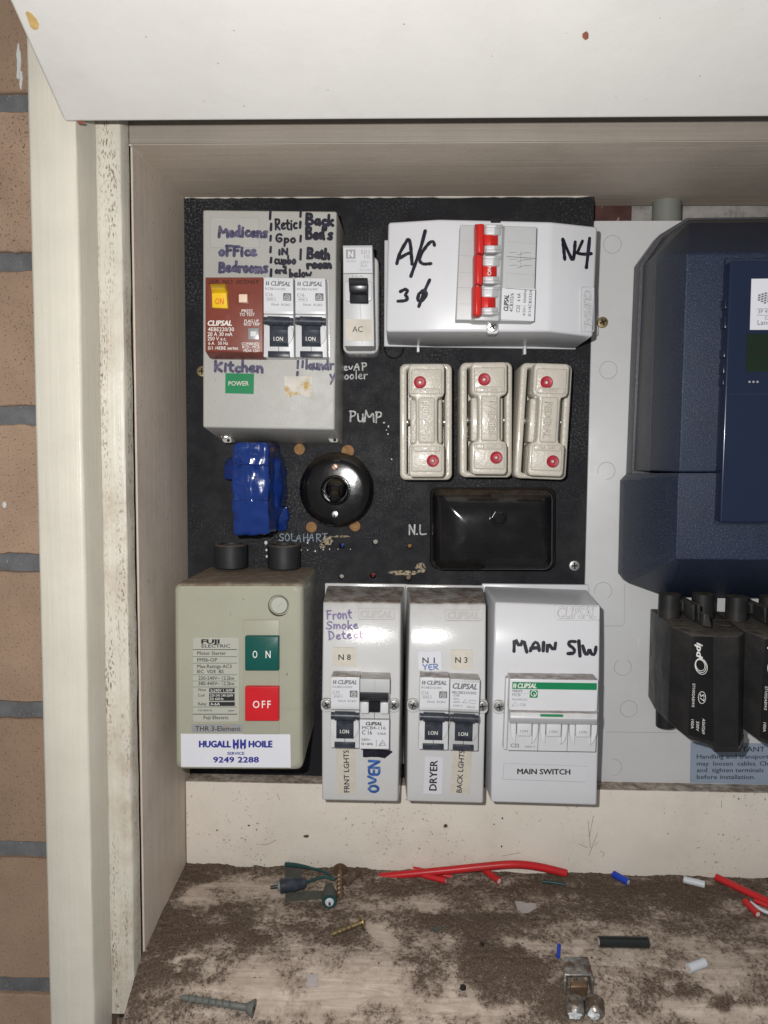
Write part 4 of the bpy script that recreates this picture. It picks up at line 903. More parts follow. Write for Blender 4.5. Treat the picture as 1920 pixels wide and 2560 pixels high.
seam(lab, q, .035, .2, .22, .2, HF+.1, .6, m_lgrey_txt)
bm = bmesh.new(); stroke(bm, poly_u(q, [(.035, .378), (.07, .32), (.108, .378), (.035, .378)]), .9, lambda a, b_: HF+.12, .1, 0); link('approval_mark', bm, m_grey_txt, lab, smooth=False)
bar = link('toggle_bar', shell([[qd(q, u, v)+(h_,) for u in (.02, 1.005)] for v, h_ in ((.445, HF+.5), (.46, HF+6), (.545, HF+7.5), (.60, HF+4.5), (.625, HF+1))], HF-2, b=.9, seg=3), m_brk, t)
slab(bar, 'green_bar', q, .36, .495, .62, .522, HF+7.6, HF+5, m_green_st, .2, 2)
for k in range(3):
    u0 = .02+k*.333; c0 = u0+.165
    if k: seam(t, q, u0-.005, .62, u0-.01, 1, HF-3, 1.0)
    for sgn in (-1, 1):
        pts = [(c0+sgn*.155*math.cos(math.radians(j*7)), .70+.25*math.sin(math.radians(j*7))) for j in range(9)]
        pts = pts+[(c0+sgn*.095, pts[-1][1]-.02), (c0+sgn*.095, .62), (c0+sgn*.155, .62)]
        link('toggle_cheek', prism(poly_u(q, pts), HF-.8, HF-4, .5, 2), m_brk, t)
    tgl = slab(t, 'toggle', q, c0-.083, .61, c0+.083, .80, HF+.6, HF-3, m_brk, .6)
    texts(tgl, [qt(tgl, q, 'I.ON', c0-.045, .745, .085, .035, 0, 0)], HF+.6, m_grey_txt)
texts(t, [qt(t, q, 'C32', .035, .955, .1, .05, 0, 0, bold=.02), qt(t, q, '6000 3', .2, .955, .11, .026, 0, 0)], HF-3, m_grey_txt)

# ---- evaporative cooler breaker
t = empty('circuit_breaker', 'narrow surface-mounted breaker with black rocker and square AC sticker', 'circuit breaker', M(900, 884, 0))
link('base', prism(rr(857, 640, 946, 884, 17, 6), 24, 0, 1.6, 4), m_clip, t)
link('clear_window', prism(rr(864, 855, 937, 878, 9, 6), 24.6, 22, .4), m_pipe, t)
q = [(857.5, 614), (930.5, 613.5), (935, 865), (861, 865)]
HE = 44
link('body', qshell(q, [0, 1], [0, .275, .285, 1], lambda u, v: HE+2.5 if v < .28 else HE, 0, b=.6, seg=3), m_brkgrey, t)
lab = slab(t, 'front_label', q, .02, .02, .98, .27, HE+2.65, HE+2, m_label, 0)
sq = slab(lab, 'emblem', q, .1, .04, .42, .13, HE+2.8, HE+2, m_lgrey_txt, 0); text(sq, 'N', qd(q, .17, .115)[0], qd(q, .17, .115)[1], 13, 15, HE+2.8, m_white_txt, bold=.05)
texts(lab, [qt(lab, q, 'NILSEN', .1, .165, .33, .018, 0, 0), qt(lab, q, 'S01', .6, .085, .3, .04, 0, 0), qt(lab, q, '10', .72, .13, .18, .035, 0, 0), qt(lab, q, '250V~', .58, .18, .36, .028, 0, 0), qt(lab, q, '3kA', .58, .215, .25, .028, 0, 0), qt(lab, q, 'N11527', .56, .255, .38, .022, 0, 0)], HE+2.65, m_lgrey_txt)
texts(t, [qt(t, q, '10A', .3, .32, .4, .025, 0, 0)], HE, m_lgrey_txt)
link('toggle_frame', prism(rr(862, 703, 930, 752, 6), HE+1.5, HE-1, .5), m_brk, t)
link('toggle', shell([[(871, 694, HE+2), (919, 694, HE+2)], [(872, 712, HE+8), (920, 712, HE+8)], [(873, 731, HE+7), (920, 731, HE+7)], [(874, 736, HE+4), (921, 736, HE+4)], [(874, 757, HE+3), (921, 758, HE+3)]], HE-2, b=.6), m_tog, t)
seam(t, q, .55, .56, .6, .99, HE, .8, m_lgrey_txt)
st = link('label_sticker', prism([(864, 797), (929, 799), (930, 853), (865, 851)], HE+.25, HE-.2, 0), m_paper, t); text(st, 'AC', 881, 830, 26, 14, HE+.25, m_black_txt)

# ---- three-phase enclosure
t = empty('breaker_enclosure', 'wide white enclosure marked A/C in black pen, top right of the black panel', 'breaker enclosure', M(1225, 872, 0))
cols = [(0, 50), (.255, 57), (.77, 57), (1, 46)]
topy = [555, 547, 553.5, 566]; boty = [829, 829, 829, 842]; topx = [970.7, 1099, 1377.6, 1494]; botx = [965, 1097, 1373, 1482.5]
link('cover', shell([[(topx[i], topy[i], cols[i][1]) for i in range(4)], [(botx[i], boty[i], cols[i][1]) for i in range(4)]], 3, flare=(.5, 0, 0, .5), b=1.6, seg=4), m_clip_new, t)
def HA(px, py):
    xs = [970, 1098, 1375, 1490]; hh = [50, 57, 57, 46]
    return float(np.interp(px, xs, hh))
link('base', prism([(961, 600), (1440, 600), (1440, 873), (960, 866)], 3, 0, .6), m_clip_new, t)
for x, y in ((1045, 868), (1312, 874)): link('clip_tab', prism(rect(x-3, y-12, x+4, y+12), 7, 0, .4), m_clip_new, t)
brandplate(t, HA, 1451, 716, 1486, 830, m_clip_new, 1)
o = link('screw_boss', prism(rr(1217, 803, 1247, 834, 8), 58, 50, .6), m_clip_new, t); cross_screw('', 1231, 816.5, 3.0, 58.1, m_screw, 30, 'cover_screw', o)
link('top_notch', prism(rect(1227, 545, 1252, 557), 57.3, 50, .3), m_slot, t)
bm = bmesh.new()
def pen(*P, w=8.5, H=HA): stroke(bm, list(P), w, H)
pen((992, 659), (998, 635), (1012, 610), (1022, 594), (1027, 615), (1030, 660)); pen((1000, 645), (1018, 634), (1027, 632))
pen((1063, 577), (1052, 620), (1027, 691)); pen((1086, 613), (1084, 603), (1074, 605), (1055, 630), (1047, 650), (1056, 661), (1077, 659))
pen((1001, 729), (1014, 722), (1020, 728), (1012, 737), (1020, 745), (1014, 752), (995, 753))
pen((1047, 735), (1043, 752), (1056, 753), (1068, 735), (1060, 724), (1047, 735)); pen((1074, 700), (1060, 730), (1047, 766))
pen((1407, 598), (1409, 620), (1412, 648)); pen((1407, 598), (1425, 640), (1434, 655), (1438, 605)); pen((1456, 603), (1445, 628), (1442, 633), (1460, 636), (1478, 634)); pen((1474, 596), (1470, 635), (1466, 669))
link('handwriting', bm, m_inkblack, t, smooth=False)
q = [(1151, 561.5), (1342, 567), (1334, 803.8), (1140, 800)]
HT = 70
t = empty('circuit_breaker', 'three-pole breaker turned on its side with a linked row of red toggles', 'circuit breaker', M(1240, 803, 57))
link('body', qshell(q, [0, .2, .23, .55, .58, 1], [0, 1], lambda u, v: HT if .21 < u < .57 else HT-3.5, 50, b=.5, seg=3), m_brkgrey, t)
for v in (.17, .325, .5, .66, .83):
    seam(t, q, .0, v, .24, v, HT-2.4 if False else HT-3.4, .9 if v in (.325, .66) else .5, m_lgrey_txt)
    seam(t, q, .62, v-.005, 1.0, v+.01, HT-3.2, 1.0 if v in (.325, .66) else .5, m_lgrey_txt if v not in (.325, .66) else m_line)
for k in range(3):
    y0 = 558.6+k*77.8; x0 = 1187-k*3.2
    link('toggle', shell([[(x0+u, y, h_) for u, h_ in ((0, HT+6), (9, HT+10), (23, HT+9))] for y in (y0, y0+74)], HT-1, b=.7), m_red, t)
    if k < 2: link('toggle_link', prism(rect(x0+7, y0+73, x0+13, y0+80), HT+6, HT+3, .2), m_brk, t)
    sg = link('red_band', shell([[(x0+u, y, h_) for u, h_ in ((21, HT+5), (40, HT+6), (58, HT+2.5))] for y in (y0+27, y0+55)], HT-2, b=.5), m_red, t)
    for j, (ya, yb, w1) in enumerate(((y0+2, y0+10, 72), (y0+9, y0+28, 63), (y0+54, y0+66, 61), (y0+65, y0+72, 69))):
        link('collar', shell([[(x0+u*w1/63+18-(w1-60)*.2, y, h_) for u, h_ in ((0, HT+2), (12, HT+6+(w1 > 65)), (32, HT+6.5+(w1 > 65)), (48, HT+1.5))] for y in (ya, yb)], HT-2, b=.5), m_brk, t)
    if k == 1: text(sg, 'ON', 1228, y0+52, 22, 9, HT+5.6, m_white_txt, ang=-90, bold=.02, lift=.8)
bm = bmesh.new()
for y in (631, 648, 663):
    stroke(bm, [(1274, y), (1292, y)], 1.0, lambda a, b_: HT-3.4, .1, 0); stroke(bm, [(1294, y+6), (1315, y)], 1.1, lambda a, b_: HT-3.4, .1, 0); stroke(bm, [(1315, y+1), (1328, y+1)], 1.0, lambda a, b_: HT-3.4, .1, 0)
for y in range(628, 664, 7): stroke(bm, [(1302, y), (1301, y+4)], .8, lambda a, b_: HT-3.4, .1, 0)
link('circuit_diagram', bm, m_grey_txt, t, smooth=False)
lab = link('front_label', prism([(1254, 720), (1338, 722), (1335, 803), (1251, 798)], HT-3.2, HT-4, 0), m_label, t)
texts(lab, [('CLIPSAL', 1270, 778, 41, 11, {'bold': .05, 'shear': .2})], HT-3.2, m_black_txt, ang=-87)
texts(lab, [('4CB332/6', 1282, 780, 47, 8.5), ('C32   6 kA', 1299, 781, 48, 8.5), ('415V~  50/60Hz', 1313, 790, 66, 6.5), ('S/1/4CB332/6', 1327, 791, 67, 7)], HT-3.2, m_black_txt, ang=-87, bold=.005)

# ------------------------------------------------------------------ ceramic fuse holders
def fuse(label, Q, discs, flip, volt, rate):
    cx_, cy_ = qd(Q, .5, 1); t = empty('fuse_holder', label, 'fuse holder', M(cx_, cy_, 0), 'ceramic rewirable fuse holders')
    HBF, HCF = 26, 43
    w = math.dist(Q[0], Q[1])
    ww, hh_ = math.dist(Q[0], Q[1]), math.dist(Q[0], Q[3])
    def loop(u0, v0, u1, v1, r):
        return [qd(Q, x/ww, y/hh_) for x, y in rr(u0*ww, v0*hh_, u1*ww, v1*hh_, r, 6)]
    bm = bmesh.new()
    A = [U(*p, HBF) for p in loop(0, 0, 1, 1, 15)]; B = [U(*p, HBF) for p in loop(.13, .045, .87, .955, 6)]; n = len(A)
    def sh(P, d):
        cx = sum(p[0] for p in P)/len(P); cz = sum(p[1] for p in P)/len(P)
        return [(cx+(x-cx)*(1-d/16.), cz+(z-cz)*(1-d/36.)) for x, z in P]
    lay = [[bm.verts.new(W(x, z, 0)) for x, z in A], [bm.verts.new(W(x, z, HBF-1.2)) for x, z in A], [bm.verts.new(W(x, z, HBF-.3)) for x, z in sh(A, .45)], [bm.verts.new(W(x, z, HBF)) for x, z in sh(A, 1.2)],
           [bm.verts.new(W(x, z, HBF)) for x, z in sh(B, -.7)], [bm.verts.new(W(x, z, HBF-.6)) for x, z in B], [bm.verts.new(W(x, z, 9)) for x, z in B]]
    for a, c_ in zip(lay, lay[1:]):
        for i in range(n): bm.faces.new((a[i], a[(i+1) % n], c_[(i+1) % n], c_[i]))
    bm.faces.new(lay[-1]); bm.faces.new(lay[0][::-1])
    link('base', bm, m_ceram, t, ang=50)
    # carrier: two heads joined by a waist, domed
    def P(u, v): # carrier coordinates on the base plane -> survey point
        x, y = qd(Q, u, v); return U(x, y, HBF)
    out = [(.2, .03), (.8, .03), (.83, .06), (.83, .27), (.80, .30), (.715, .315), (.70, .34), (.70, .66), (.715, .685), (.80, .70), (.83, .73), (.83, .94), (.8, .97), (.2, .97), (.17, .94), (.17, .73), (.2, .70), (.285, .685), (.3, .66), (.3, .34), (.285, .315), (.2, .30), (.17, .27), (.17, .06)]
    bm = bmesh.new(); W0 = [P(u, v) for u, v in out]; f = [bm.verts.new(W(x, z, HCF)) for x, z in W0]; k_ = [bm.verts.new(W(x, z, HBF-6)) for x, z in W0]
    bm.faces.new(f); bm.faces.new(k_[::-1]); n = len(f)
    for i in range(n): bm.faces.new((f[i], k_[i], k_[(i+1) % n], f[(i+1) % n]))
    bmesh.ops.recalc_face_normals(bm, faces=bm.faces); bev(bm, 1.3, 4, 60)
    car = link('carrier', bm, m_ceram, t, ang=40)
    def HX(x, z, pts, h1, h0, b, m, nm):
        bm = bmesh.new(); f = [bm.verts.new(W(*P(u, v), h1)) for u, v in pts]; k_ = [bm.verts.new(W(*P(u, v), h0)) for u, v in pts]; n = len(f)
        bm.faces.new(f); bm.faces.new(k_[::-1])
        for i in range(n): bm.faces.new((f[i], k_[i], k_[(i+1) % n], f[(i+1) % n]))
        bmesh.ops.recalc_face_normals(bm, faces=bm.faces); bev(bm, b, 3, 30); return link(nm, bm, m, t)
    HX(0, 0, [(.2, .31), (.8, .31), (.8, .69), (.2, .69)], HBF+5, 6, 1.2, m_ceram, 'carrier_wing')
    HX(0, 0, [(.215, .075), (.785, .075), (.785, .285), (.215, .285)], HCF+1.0, HCF-2, .9, m_ceram, 'carrier_head')
    HX(0, 0, [(.215, .715), (.785, .715), (.785, .925), (.215, .925)], HCF+1.0, HCF-2, .9, m_ceram, 'carrier_head')
    HX(0, 0, [(.345, .31), (.655, .31), (.655, .69), (.345, .69)], HCF+1.2, HCF-2, 1.1, m_ceram, 'carrier_rib')
    for v0 in (.235, .71): HX(0, 0, [(.27, v0), (.73, v0), (.75, v0+.025), (.73, v0+.05), (.27, v0+.05), (.25, v0+.025)], HCF+1.7, HCF, .5, m_ceram, 'rating_plate')
    # raised words: laid on a point of the carrier plane
    def ctext(s, u, v, w_, cap, ang):
        X, Z = P(u, v); 
        # pixel position of that survey point on plane HCF+1.4
        vec = RM @ np.array([X, -Z, ZC-HCF-1.4]); px, py = CX+FPX*vec[0]/vec[2], CY+FPX*vec[1]/vec[2]
        base_ang = math.degrees(math.atan2(Q[3][1]-Q[0][1], Q[3][0]-Q[0][0]))-90
        text(car, s, px, py, w_, cap, HCF+1.3, m_glaze_shade_grime, ang=ang+base_ang, bold=.055, lift=0, name='letter_shade_grime')
        text(car, s, px, py, w_, cap, HCF+1.0, m_ceram, ang=ang+base_ang, bold=.03, lift=0, emb=.9)
    wd_ = 'FEDERAL'
    if flip: ctext(wd_, .62, .645, 96, 18, -90)
    else: ctext(wd_, .40, .345, 96, 18, 90)
    for s, v in ((volt, .275), (rate, .75)):
        X, Z = P(.33, v); vec = RM @ np.array([X, -Z, ZC-HCF-1.9]); px, py = CX+FPX*vec[0]/vec[2], CY+FPX*vec[1]/vec[2]
        text(car, s, px, py, 42, 9, HCF+1.75, m_glaze_shade_grime, bold=.05, lift=0, name='letter_shade_grime')
        text(car, s, px, py, 42, 9, HCF+1.5, m_ceram, bold=.02, lift=0, emb=.6)
    for x, y in discs:
        link('sealing_wax', lathe(x, y, [(3.5, HCF), (3.5, HCF+1.25), (3.1, HCF+1.6), (1.6, HCF+1.15), (.9, HCF+1.3), (.6, HCF+.8), (0, HCF+.6)], 24, HCF+1), m_wax, t)
    for u in (.14, .86):
        x, z = P(u, .5); bm = bmesh.new(); bmesh.ops.create_uvsphere(bm, u_segments=12, v_segments=8, radius=2.0*S, matrix=Matrix.Translation(W(x, z, HBF-4))); link('pivot', bm, m_screw, t)
fuse('upright ceramic fuse holder on the left of the three, nearest the PUMP note', [(999.5, 909), (1130, 909), (1130, 1200), (1000, 1200)], ((1050, 956), (1082, 1152)), 0, '440V', '10A-360')
fuse('middle ceramic fuse holder of the three, its lettering reading upwards', [(1150.5, 906), (1281, 905), (1280, 1194), (1150, 1193)], ((1210.7, 948.5), (1240.8, 1144)), 1, '10A-360', '440V')
fuse('leaning ceramic fuse holder on the right of the three, by the white board', [(1303, 906), (1432, 911), (1414.5, 1200), (1285, 1195)], ((1366.6, 956), (1382, 1153.7)), 0, '440V', '10A-360')

# ------------------------------------------------------------------ round bakelite switch
t = empty('round_switch', 'round black bakelite rotary switch with two small screws', 'switch', M(841, 1320, 0))
rb = 95.5*.2415
link('base', lathe(840.8, 1224.7, [(rb, 0), (rb, 6), (rb-.2, 7.4), (rb-.7, 8.9), (rb-1.5, 10.2), (rb-2.6, 11.2), (rb-4.0, 11.95), (rb-5.6, 12.4), (rb-7.2, 12.6), (12, 12.9), (9.2, 13), (8.7, 12.8), (8.5, 9), (0, 9)], 64, 8), m_bake, t, ang=14)
link('collar', lathe(837.7, 1226, [(8.4, 9), (8.4, 14.4), (8.0, 14.8), (7.5, 14.4), (7.3, 10.5), (0, 10.5)], 48, 13), m_bake, t)
X, Z = U(837.7, 1224, 18); P0 = W(X, Z, 10.5)
bm = bmesh.new(); bmesh.ops.create_uvsphere(bm, u_segments=24, v_segments=16, radius=6.6*S, matrix=Matrix.Translation(P0)); link('ball', bm, m_bake, t)
link('dolly', tube([W(X, Z, 12), W(X, Z-1.5, 17), W(X, Z-3.5, 22), W(X, Z-4.6, 25), W(X, Z-4.9, 26.2)], [3.2, 2.9, 3.3, 3.0, 1.6], 20), m_bake, t)
cross_screw('', 837, 1167.4, 2.1, 13.0, m_copper, -45, 'cover_screw', t, slot='one'); cross_screw('', 837.7, 1285.6, 2.1, 13.0, m_screw, 80, 'cover_screw', t, slot='one')
text(t, 'ON', 829, 1272, 22, 8, 13.2, m_bake, emb=.3, lift=0)

# ------------------------------------------------------------------ black terminal box
t = empty('terminal_box', 'glossy black bakelite terminal box below the ceramic fuse holders', 'terminal box', M(1235, 1432, 0))
def dome(Q, R0, hb, ht, m, name, ins=((0, 0), (0, .55), (.8, .8), (2.5, .93), (6, .985), (14, 1.0))):
    bm = bmesh.new(); w, hh = math.dist(Q[0], Q[1]), math.dist(Q[0], Q[3]); lay = []
    for d, f in ins:
        px = d/.24; h = hb+(ht-hb)*f
        pts = [qd(Q, x/w, y/hh) for x, y in rr(px, px, w-px, hh-px, max(R0-px*.5, 6), 8)]
        lay.append([bm.verts.new(W(*U(*p, ht), h)) for p in pts])
    n = len(lay[0])
    for a, c_ in zip(lay, lay[1:]):
        for i in range(n): bm.faces.new((a[i], a[(i+1) % n], c_[(i+1) % n], c_[i]))
    bm.faces.new(lay[-1]); bm.faces.new(lay[0][::-1])
    return link(name, bm, m, t, ang=40, big=False)
link('base', prism(rr(1075, 1219, 1389, 1422, 18, 6), 8, 0, 1.0), m_bake, t)
Q = [(1080, 1223), (1392, 1226), (1391, 1432), (1084, 1431)]
dome(Q, 24, 8, 30, m_bake, 'lid', ((0, 0), (0, .45), (.4, .58), (1.3, .68), (3.2, .77), (6, .85), (10, .92), (14, .97), (18, .99), (21, 1.0)))
link('bolt_boss', lathe(1246, 1295, [(4.9, 26), (4.9, 30.8), (4.5, 31.2), (0, 31.2)], 24, 30), m_bake, t)
link('bolt', lathe(1246, 1294, [(3.9, 30), (3.9, 32.4), (3.3, 33), (0, 33)], 6, 30), m_bake, t)
link('lid_notch', prism([(1226, 1234), (1260, 1234), (1258, 1247), (1228, 1247)], 26.4, 20, .4), m_slot, t)
text(t, 'CLIPSAL', 1201, 1354, 82, 15, 29.4, m_bake, emb=.45, lift=0, bold=.02)
texts(t, [('500V  35A  MAX', 1179, 1371, 128, 9), ('2.7mm  CABLE   13/.044', 1166, 1384, 158, 9)], 28.8, m_bake, emb=.35, lift=0)

# ------------------------------------------------------------------ blue taped parcel
t = empty('taped_breaker', 'block wrapped in shiny blue tape hanging below the grey enclosure', 'taped block', M(625, 1339, 0))
def wrinkled(name, rows, back, amp=.7, seed=0, lvl=3):
    bm = shell(rows, back, b=1.2, seg=2)
    bmesh.ops.triangulate(bm, faces=[f for f in bm.faces if len(f.verts) > 4])
    bmesh.ops.subdivide_edges(bm, edges=bm.edges, cuts=lvl, use_grid_fill=True)
    bmesh.ops.subdivide_edges(bm, edges=[e for e in bm.edges if e.calc_length() > 1.6*S], cuts=1, use_grid_fill=True)
    bm.normal_update()
    for v in bm.verts:
        p = v.co/S
        d = mnoise.noise(Vector((p.x*.10+seed, p.y*.16, p.z*.16)))*amp + (mnoise.ridged_multi_fractal(Vector((p.x*.09+seed+p.z*.05, p.y*.1, p.z*.06-p.x*.03)), .9, 2.2, 4, 1, 2)-1)*amp*.9 + mnoise.noise(Vector((p.x*.35, p.y*.35+seed, p.z*.3)))*amp*.45
        v.co += v.normal*d*S
    return link(name, bm, m_tape, t, ang=38, big=False)
wrinkled('wrapped_body', [[(583, 1108, 42), (625, 1106, 43), (671, 1107, 42)], [(578, 1170, 43), (625, 1172, 46), (672, 1172, 43)], [(580, 1250, 46), (628, 1252, 48), (671, 1253, 45)], [(584, 1338, 43), (628, 1339, 43), (673, 1336, 42)]], 6, .85, 1)
wrinkled('tape_fold', [[(660, 1112, 22), (682, 1118, 18)], [(664, 1150, 25), (702, 1158, 19)], [(666, 1200, 30), (708, 1205, 18)], [(664, 1260, 30), (704, 1270, 20)], [(662, 1325, 24), (690, 1310, 12)]], 0, 1.0, 5, 2)
wrinkled('tape_flap', [[(563, 1148, 16), (590, 1140, 20)], [(558, 1170, 18), (590, 1170, 24)], [(559, 1196, 16), (592, 1200, 20)]], 10, .6, 9, 2)
wrinkled('tape_flap', [[(690, 1270, 10), (717, 1266, 9)], [(686, 1298, 14), (721, 1296, 8)], [(690, 1330, 9), (714, 1326, 7)]], 1, .6, 13, 2)
for y, k in ((1156, 2), (1251, -1)):
    link('tape_edge', shell([[(580, y, 47.3), (628, y-2+3*k, 48.8), (671, y+2*k, 46.9)], [(580, y+3, 46.9), (628, y+1+3*k, 48.4), (671, y+3+2*k, 46.5)]], 40, b=.2), m_tape, t)

# ------------------------------------------------------------------ motor starter
t = empty('motor_starter', 'grey-green motor starter box with green ON and red OFF buttons, bottom left', 'motor starter', M(600, 1925, 0))
HM = 66
mq = [(433.7, 1460), (756, 1460), (754.4, 1927), (437, 1925.6)]
lay = []
bm = bmesh.new()
for d, h in ((0, 0), (0, HM-14), (.25, HM-13.4), (-.2, HM-12.8), (-.2, HM-3.6), (.3, HM-1.8), (1.2, HM-.6), (2.6, HM)):
    pts = [U(*p, HM) for p in rq(mq, 15)]; cx = sum(p[0] for p in pts)/len(pts); cz = sum(p[1] for p in pts)/len(pts)
    k = 0.0
    if h == 0: d = 1.0
    lay.append([bm.verts.new(W(cx+(x-cx)*(1-d/35.), cz+(z-cz)*(1-d/50.)+(1.0 if h == 0 and z > cz else 0), h)) for x, z in pts])
n = len(lay[0])
for a, c_ in zip(lay, lay[1:]):
    for i in range(n): bm.faces.new((a[i], a[(i+1) % n], c_[(i+1) % n], c_[i]))
bm.faces.new(lay[-1]); bm.faces.new(lay[0][::-1])
link('housing', bm, m_motor, t, ang=35)
for x0, x1 in ((537, 619.5), (670, 751)):
    Xa = (U(x0, 1412, 10)[0]+U(x1, 1412, 10)[0])/2; rg = (U(x1, 1412, 14)[0]-U(x0, 1412, 14)[0])/2
    z0, z1 = -67.5, -53.3
    bmg = bmesh.new(); n = 36; rings = []
    for r, z in ((rg, z0), (rg, z1-.8), (rg-.5, z1), (rg*.74, z1), (rg*.72, z1-1.0), (rg*.5, z1-1.2), (rg*.45, z1-2.5), (rg*.1, z1-2.8)):
        rings.append([bmg.verts.new(W(Xa+r*math.cos(6.2832*i/n), z, 11.0+r*math.sin(6.2832*i/n))) for i in range(n)])
    for a, c_ in zip(rings, rings[1:]):
        for i in range(n): bmg.faces.new((a[i], a[(i+1) % n], c_[(i+1) % n], c_[i]))
    bmg.faces.new(rings[-1]); bmg.faces.new(rings[0][::-1])
    link('cable_gland', bmg, m_rubber, t)
link('button_strip', prism(rect(608.6, 1550, 697.7, 1836), HM+.5, HM-.5, .25), m_motor, t)
bt = link('on_button', prism(rr(612, 1590.5, 697, 1677, 3), HM+3.2, HM-.5, .7), m_grn, t); texts(bt, [('O', 631.5, 1645, 12, 18), ('N', 664, 1645, 12.5, 18)], HM+3.2, m_white_txt, bold=.01)
bt = link('off_button', prism(rr(612, 1717, 697, 1803, 3), HM+3.2, HM-.5, .7), m_redb, t); texts(bt, [('OFF', 632, 1770, 45, 18, {'sp': 1.3})], HM+3.2, m_white_txt, bold=.01)
cut = link('cutter', lathe(697, 1514, [(6.0, HM-4), (6.0, HM+3), (0, HM+3)], 48, HM), m_motor)
hs_ = bpy.data.objects['housing'] if False else [o for o in t.children if o.name.startswith('housing')][0]
md = hs_.modifiers.new('b', 'BOOLEAN'); md.object = cut; md.operation = 'DIFFERENCE'; md.solver = 'EXACT'
hl = hs_.location.copy(); bpy.context.view_layer.update(); dg = bpy.context.evaluated_depsgraph_get(); nm = bpy.data.meshes.new_from_object(hs_.evaluated_get(dg)); hs_.modifiers.clear(); hs_.data = nm; [setattr(p, 'use_smooth', p.area < 30e-6) for p in nm.polygons]; bpy.data.objects.remove(cut)
kn = link('reset_knob', lathe(698, 1513, [(4.7, HM-4), (4.7, HM-1.0), (4.3, HM-.4), (0, HM-.3)], 40, HM-1), m_plate, t)
line(kn, [(692, 1519), (706, 1505)], 1, HM-.3, m_lgrey_txt, 'knob_slot')
text(t, 'RESET', 705, 1777, 43, 9, HM, m_motor, emb=.25, lift=0)
npl = link('nameplate', prism(rr(482.7, 1594, 597, 1804, 6), HM+.15, HM-.2, 0), m_plate, t)
texts(npl, [('FUJI', 503, 1609, 46, 10.5, {'bold': .05})], HM+.15, m_black_txt)
texts(npl, [('ELECTRIC', 504, 1619, 71, 8), ('Motor Starter', 493, 1637, 72, 8.5), ('FMSb-OP', 493, 1654, 50, 8.5), ('Max.Ratings AC3', 493, 1670, 86, 8.5), ('IEC  VDE  BS', 493, 1683, 66, 8.5), ('220-240V~', 496, 1699.5, 54, 8.5), ('2.2kw', 559, 1699.5, 27, 8.5), ('380-440V~', 496, 1713, 54, 8.5), ('2.2kw', 559, 1713, 27, 8.5), ('Motor', 496, 1727.5, 20, 6.5), ('Coil', 495, 1741.5, 16, 6.5), ('Relay', 495.5, 1763, 21, 7), ('F 5516R2133', 495.5, 1778, 34, 4), ('Japan', 570.5, 1778, 15, 4), ('Fuji Electric', 509, 1798, 62, 8.5)], HM+.15, m_black_txt, bold=.008)
bm = bmesh.new()
for y, w in ((1624, 1.6), (1641.5, 1), (1658, 1), (1687, 1), (1702.5, .8), (1717.5, 1), (1767.5, 1), (1785.5, 1.8)): stroke(bm, [(482.5, y), (592, y)], w, lambda a, b_: HM+.15, .05, 0)
stroke(bm, [(555.5, 1691), (555.5, 1713)], .9, lambda a, b_: HM+.15, .05, 0)
link('rules', bm, m_black_txt, npl, smooth=False)
for x0, y0, x1, y1, rows in ((523, 1720.5, 586.5, 1730.5, [('3c240V 1.1kW', 526, 1729, 56, 6.5)]), (523, 1733.5, 586.5, 1752, [('220-240 240-260V', 525, 1741.5, 58, 6), ('50 60Hz', 525, 1750, 34, 6)]), (523, 1755, 587, 1765, [('4-6A', 526, 1763.5, 24, 7)])):
    b2 = link('rating_box', prism(rect(x0, y0, x1, y1), HM+.3, HM, 0), m_black_txt, npl); texts(b2, rows, HM+.3, m_plate) if False else None
    texts(npl, rows, HM+.3, m_white_txt, lift=.12)
st = link('element_label', prism(rect(479, 1811, 606, 1831), HM+.2, HM-.2, 0), m_foil, t); text(st, 'THR 3-Element', 488, 1827.5, 113, 12, HM+.2, m_black_txt)
st = link('service_sticker', prism([(452, 1834.5), (725.7, 1836), (727, 1919), (453, 1917)], HM+.3, HM-.2, 0), m_paperw, t)
texts(st, [('HUGALL', 497, 1868, 81, 15.5, {'bold': .07}), ('HOILE', 621, 1868, 60.5, 15.5, {'bold': .07}), ('SERVICE', 568, 1887, 43, 7, {'bold': .03}), ('9249 2288', 532.5, 1906, 115, 13.5, {'bold': .05, 'sp': 1.05})], HM+.3, m_blue_txt)
bm = bmesh.new()
for x in (582, 600):
    for pts in ([(x, 1847), (x+5.5, 1851), (x+5.5, 1874), (x, 1870)], [(x+5.5, 1857), (x+9.5, 1857), (x+9.5, 1864), (x+5.5, 1864)], [(x+9.5, 1851), (x+15, 1847), (x+15, 1870), (x+9.5, 1874)]):
        vs = [bm.verts.new(M(a, b_, HM+.46)) for a, b_ in pts]; bm.faces.new(vs)
link('emblem', bm, m_blue_txt, st, smooth=False)

# ------------------------------------------------------------------ electricity meter
t = empty('electricity_meter', 'large navy and slate electricity meter on the white meter board', 'electricity meter', M(1900, 1490, 0))
def loft(layers, b=1.0, seg=3):
    bm = bmesh.new(); lay = [[bm.verts.new(W(*U(x, y, h), hh) if hh is not None else M(x, y, h)) for x, y, h, hh in l] for l in layers]; n = len(lay[0])
    for a, c_ in zip(lay, lay[1:]):
        for i in range(n): bm.faces.new((a[i], a[(i+1) % n], c_[(i+1) % n], c_[i]))
    bm.faces.new(lay[-1]); bm.faces.new(lay[0][::-1]); bmesh.ops.recalc_face_normals(bm, faces=bm.faces); bev(bm, b, seg, 18); return bm
def lp(pts, h, hh=None): return [(x, y, h, hh) for x, y in pts]
R2 = 2260
lo = [(1599, 656), (1649.6, 586), (1718.7, 544), (2170, 538), (2230, 580), (2270, 650), (R2+20, 1240), (1576, 1240)]
link('base', loft([lp(lo, 12, 0), lp(lo, 12)], .8), m_meter_side, t)
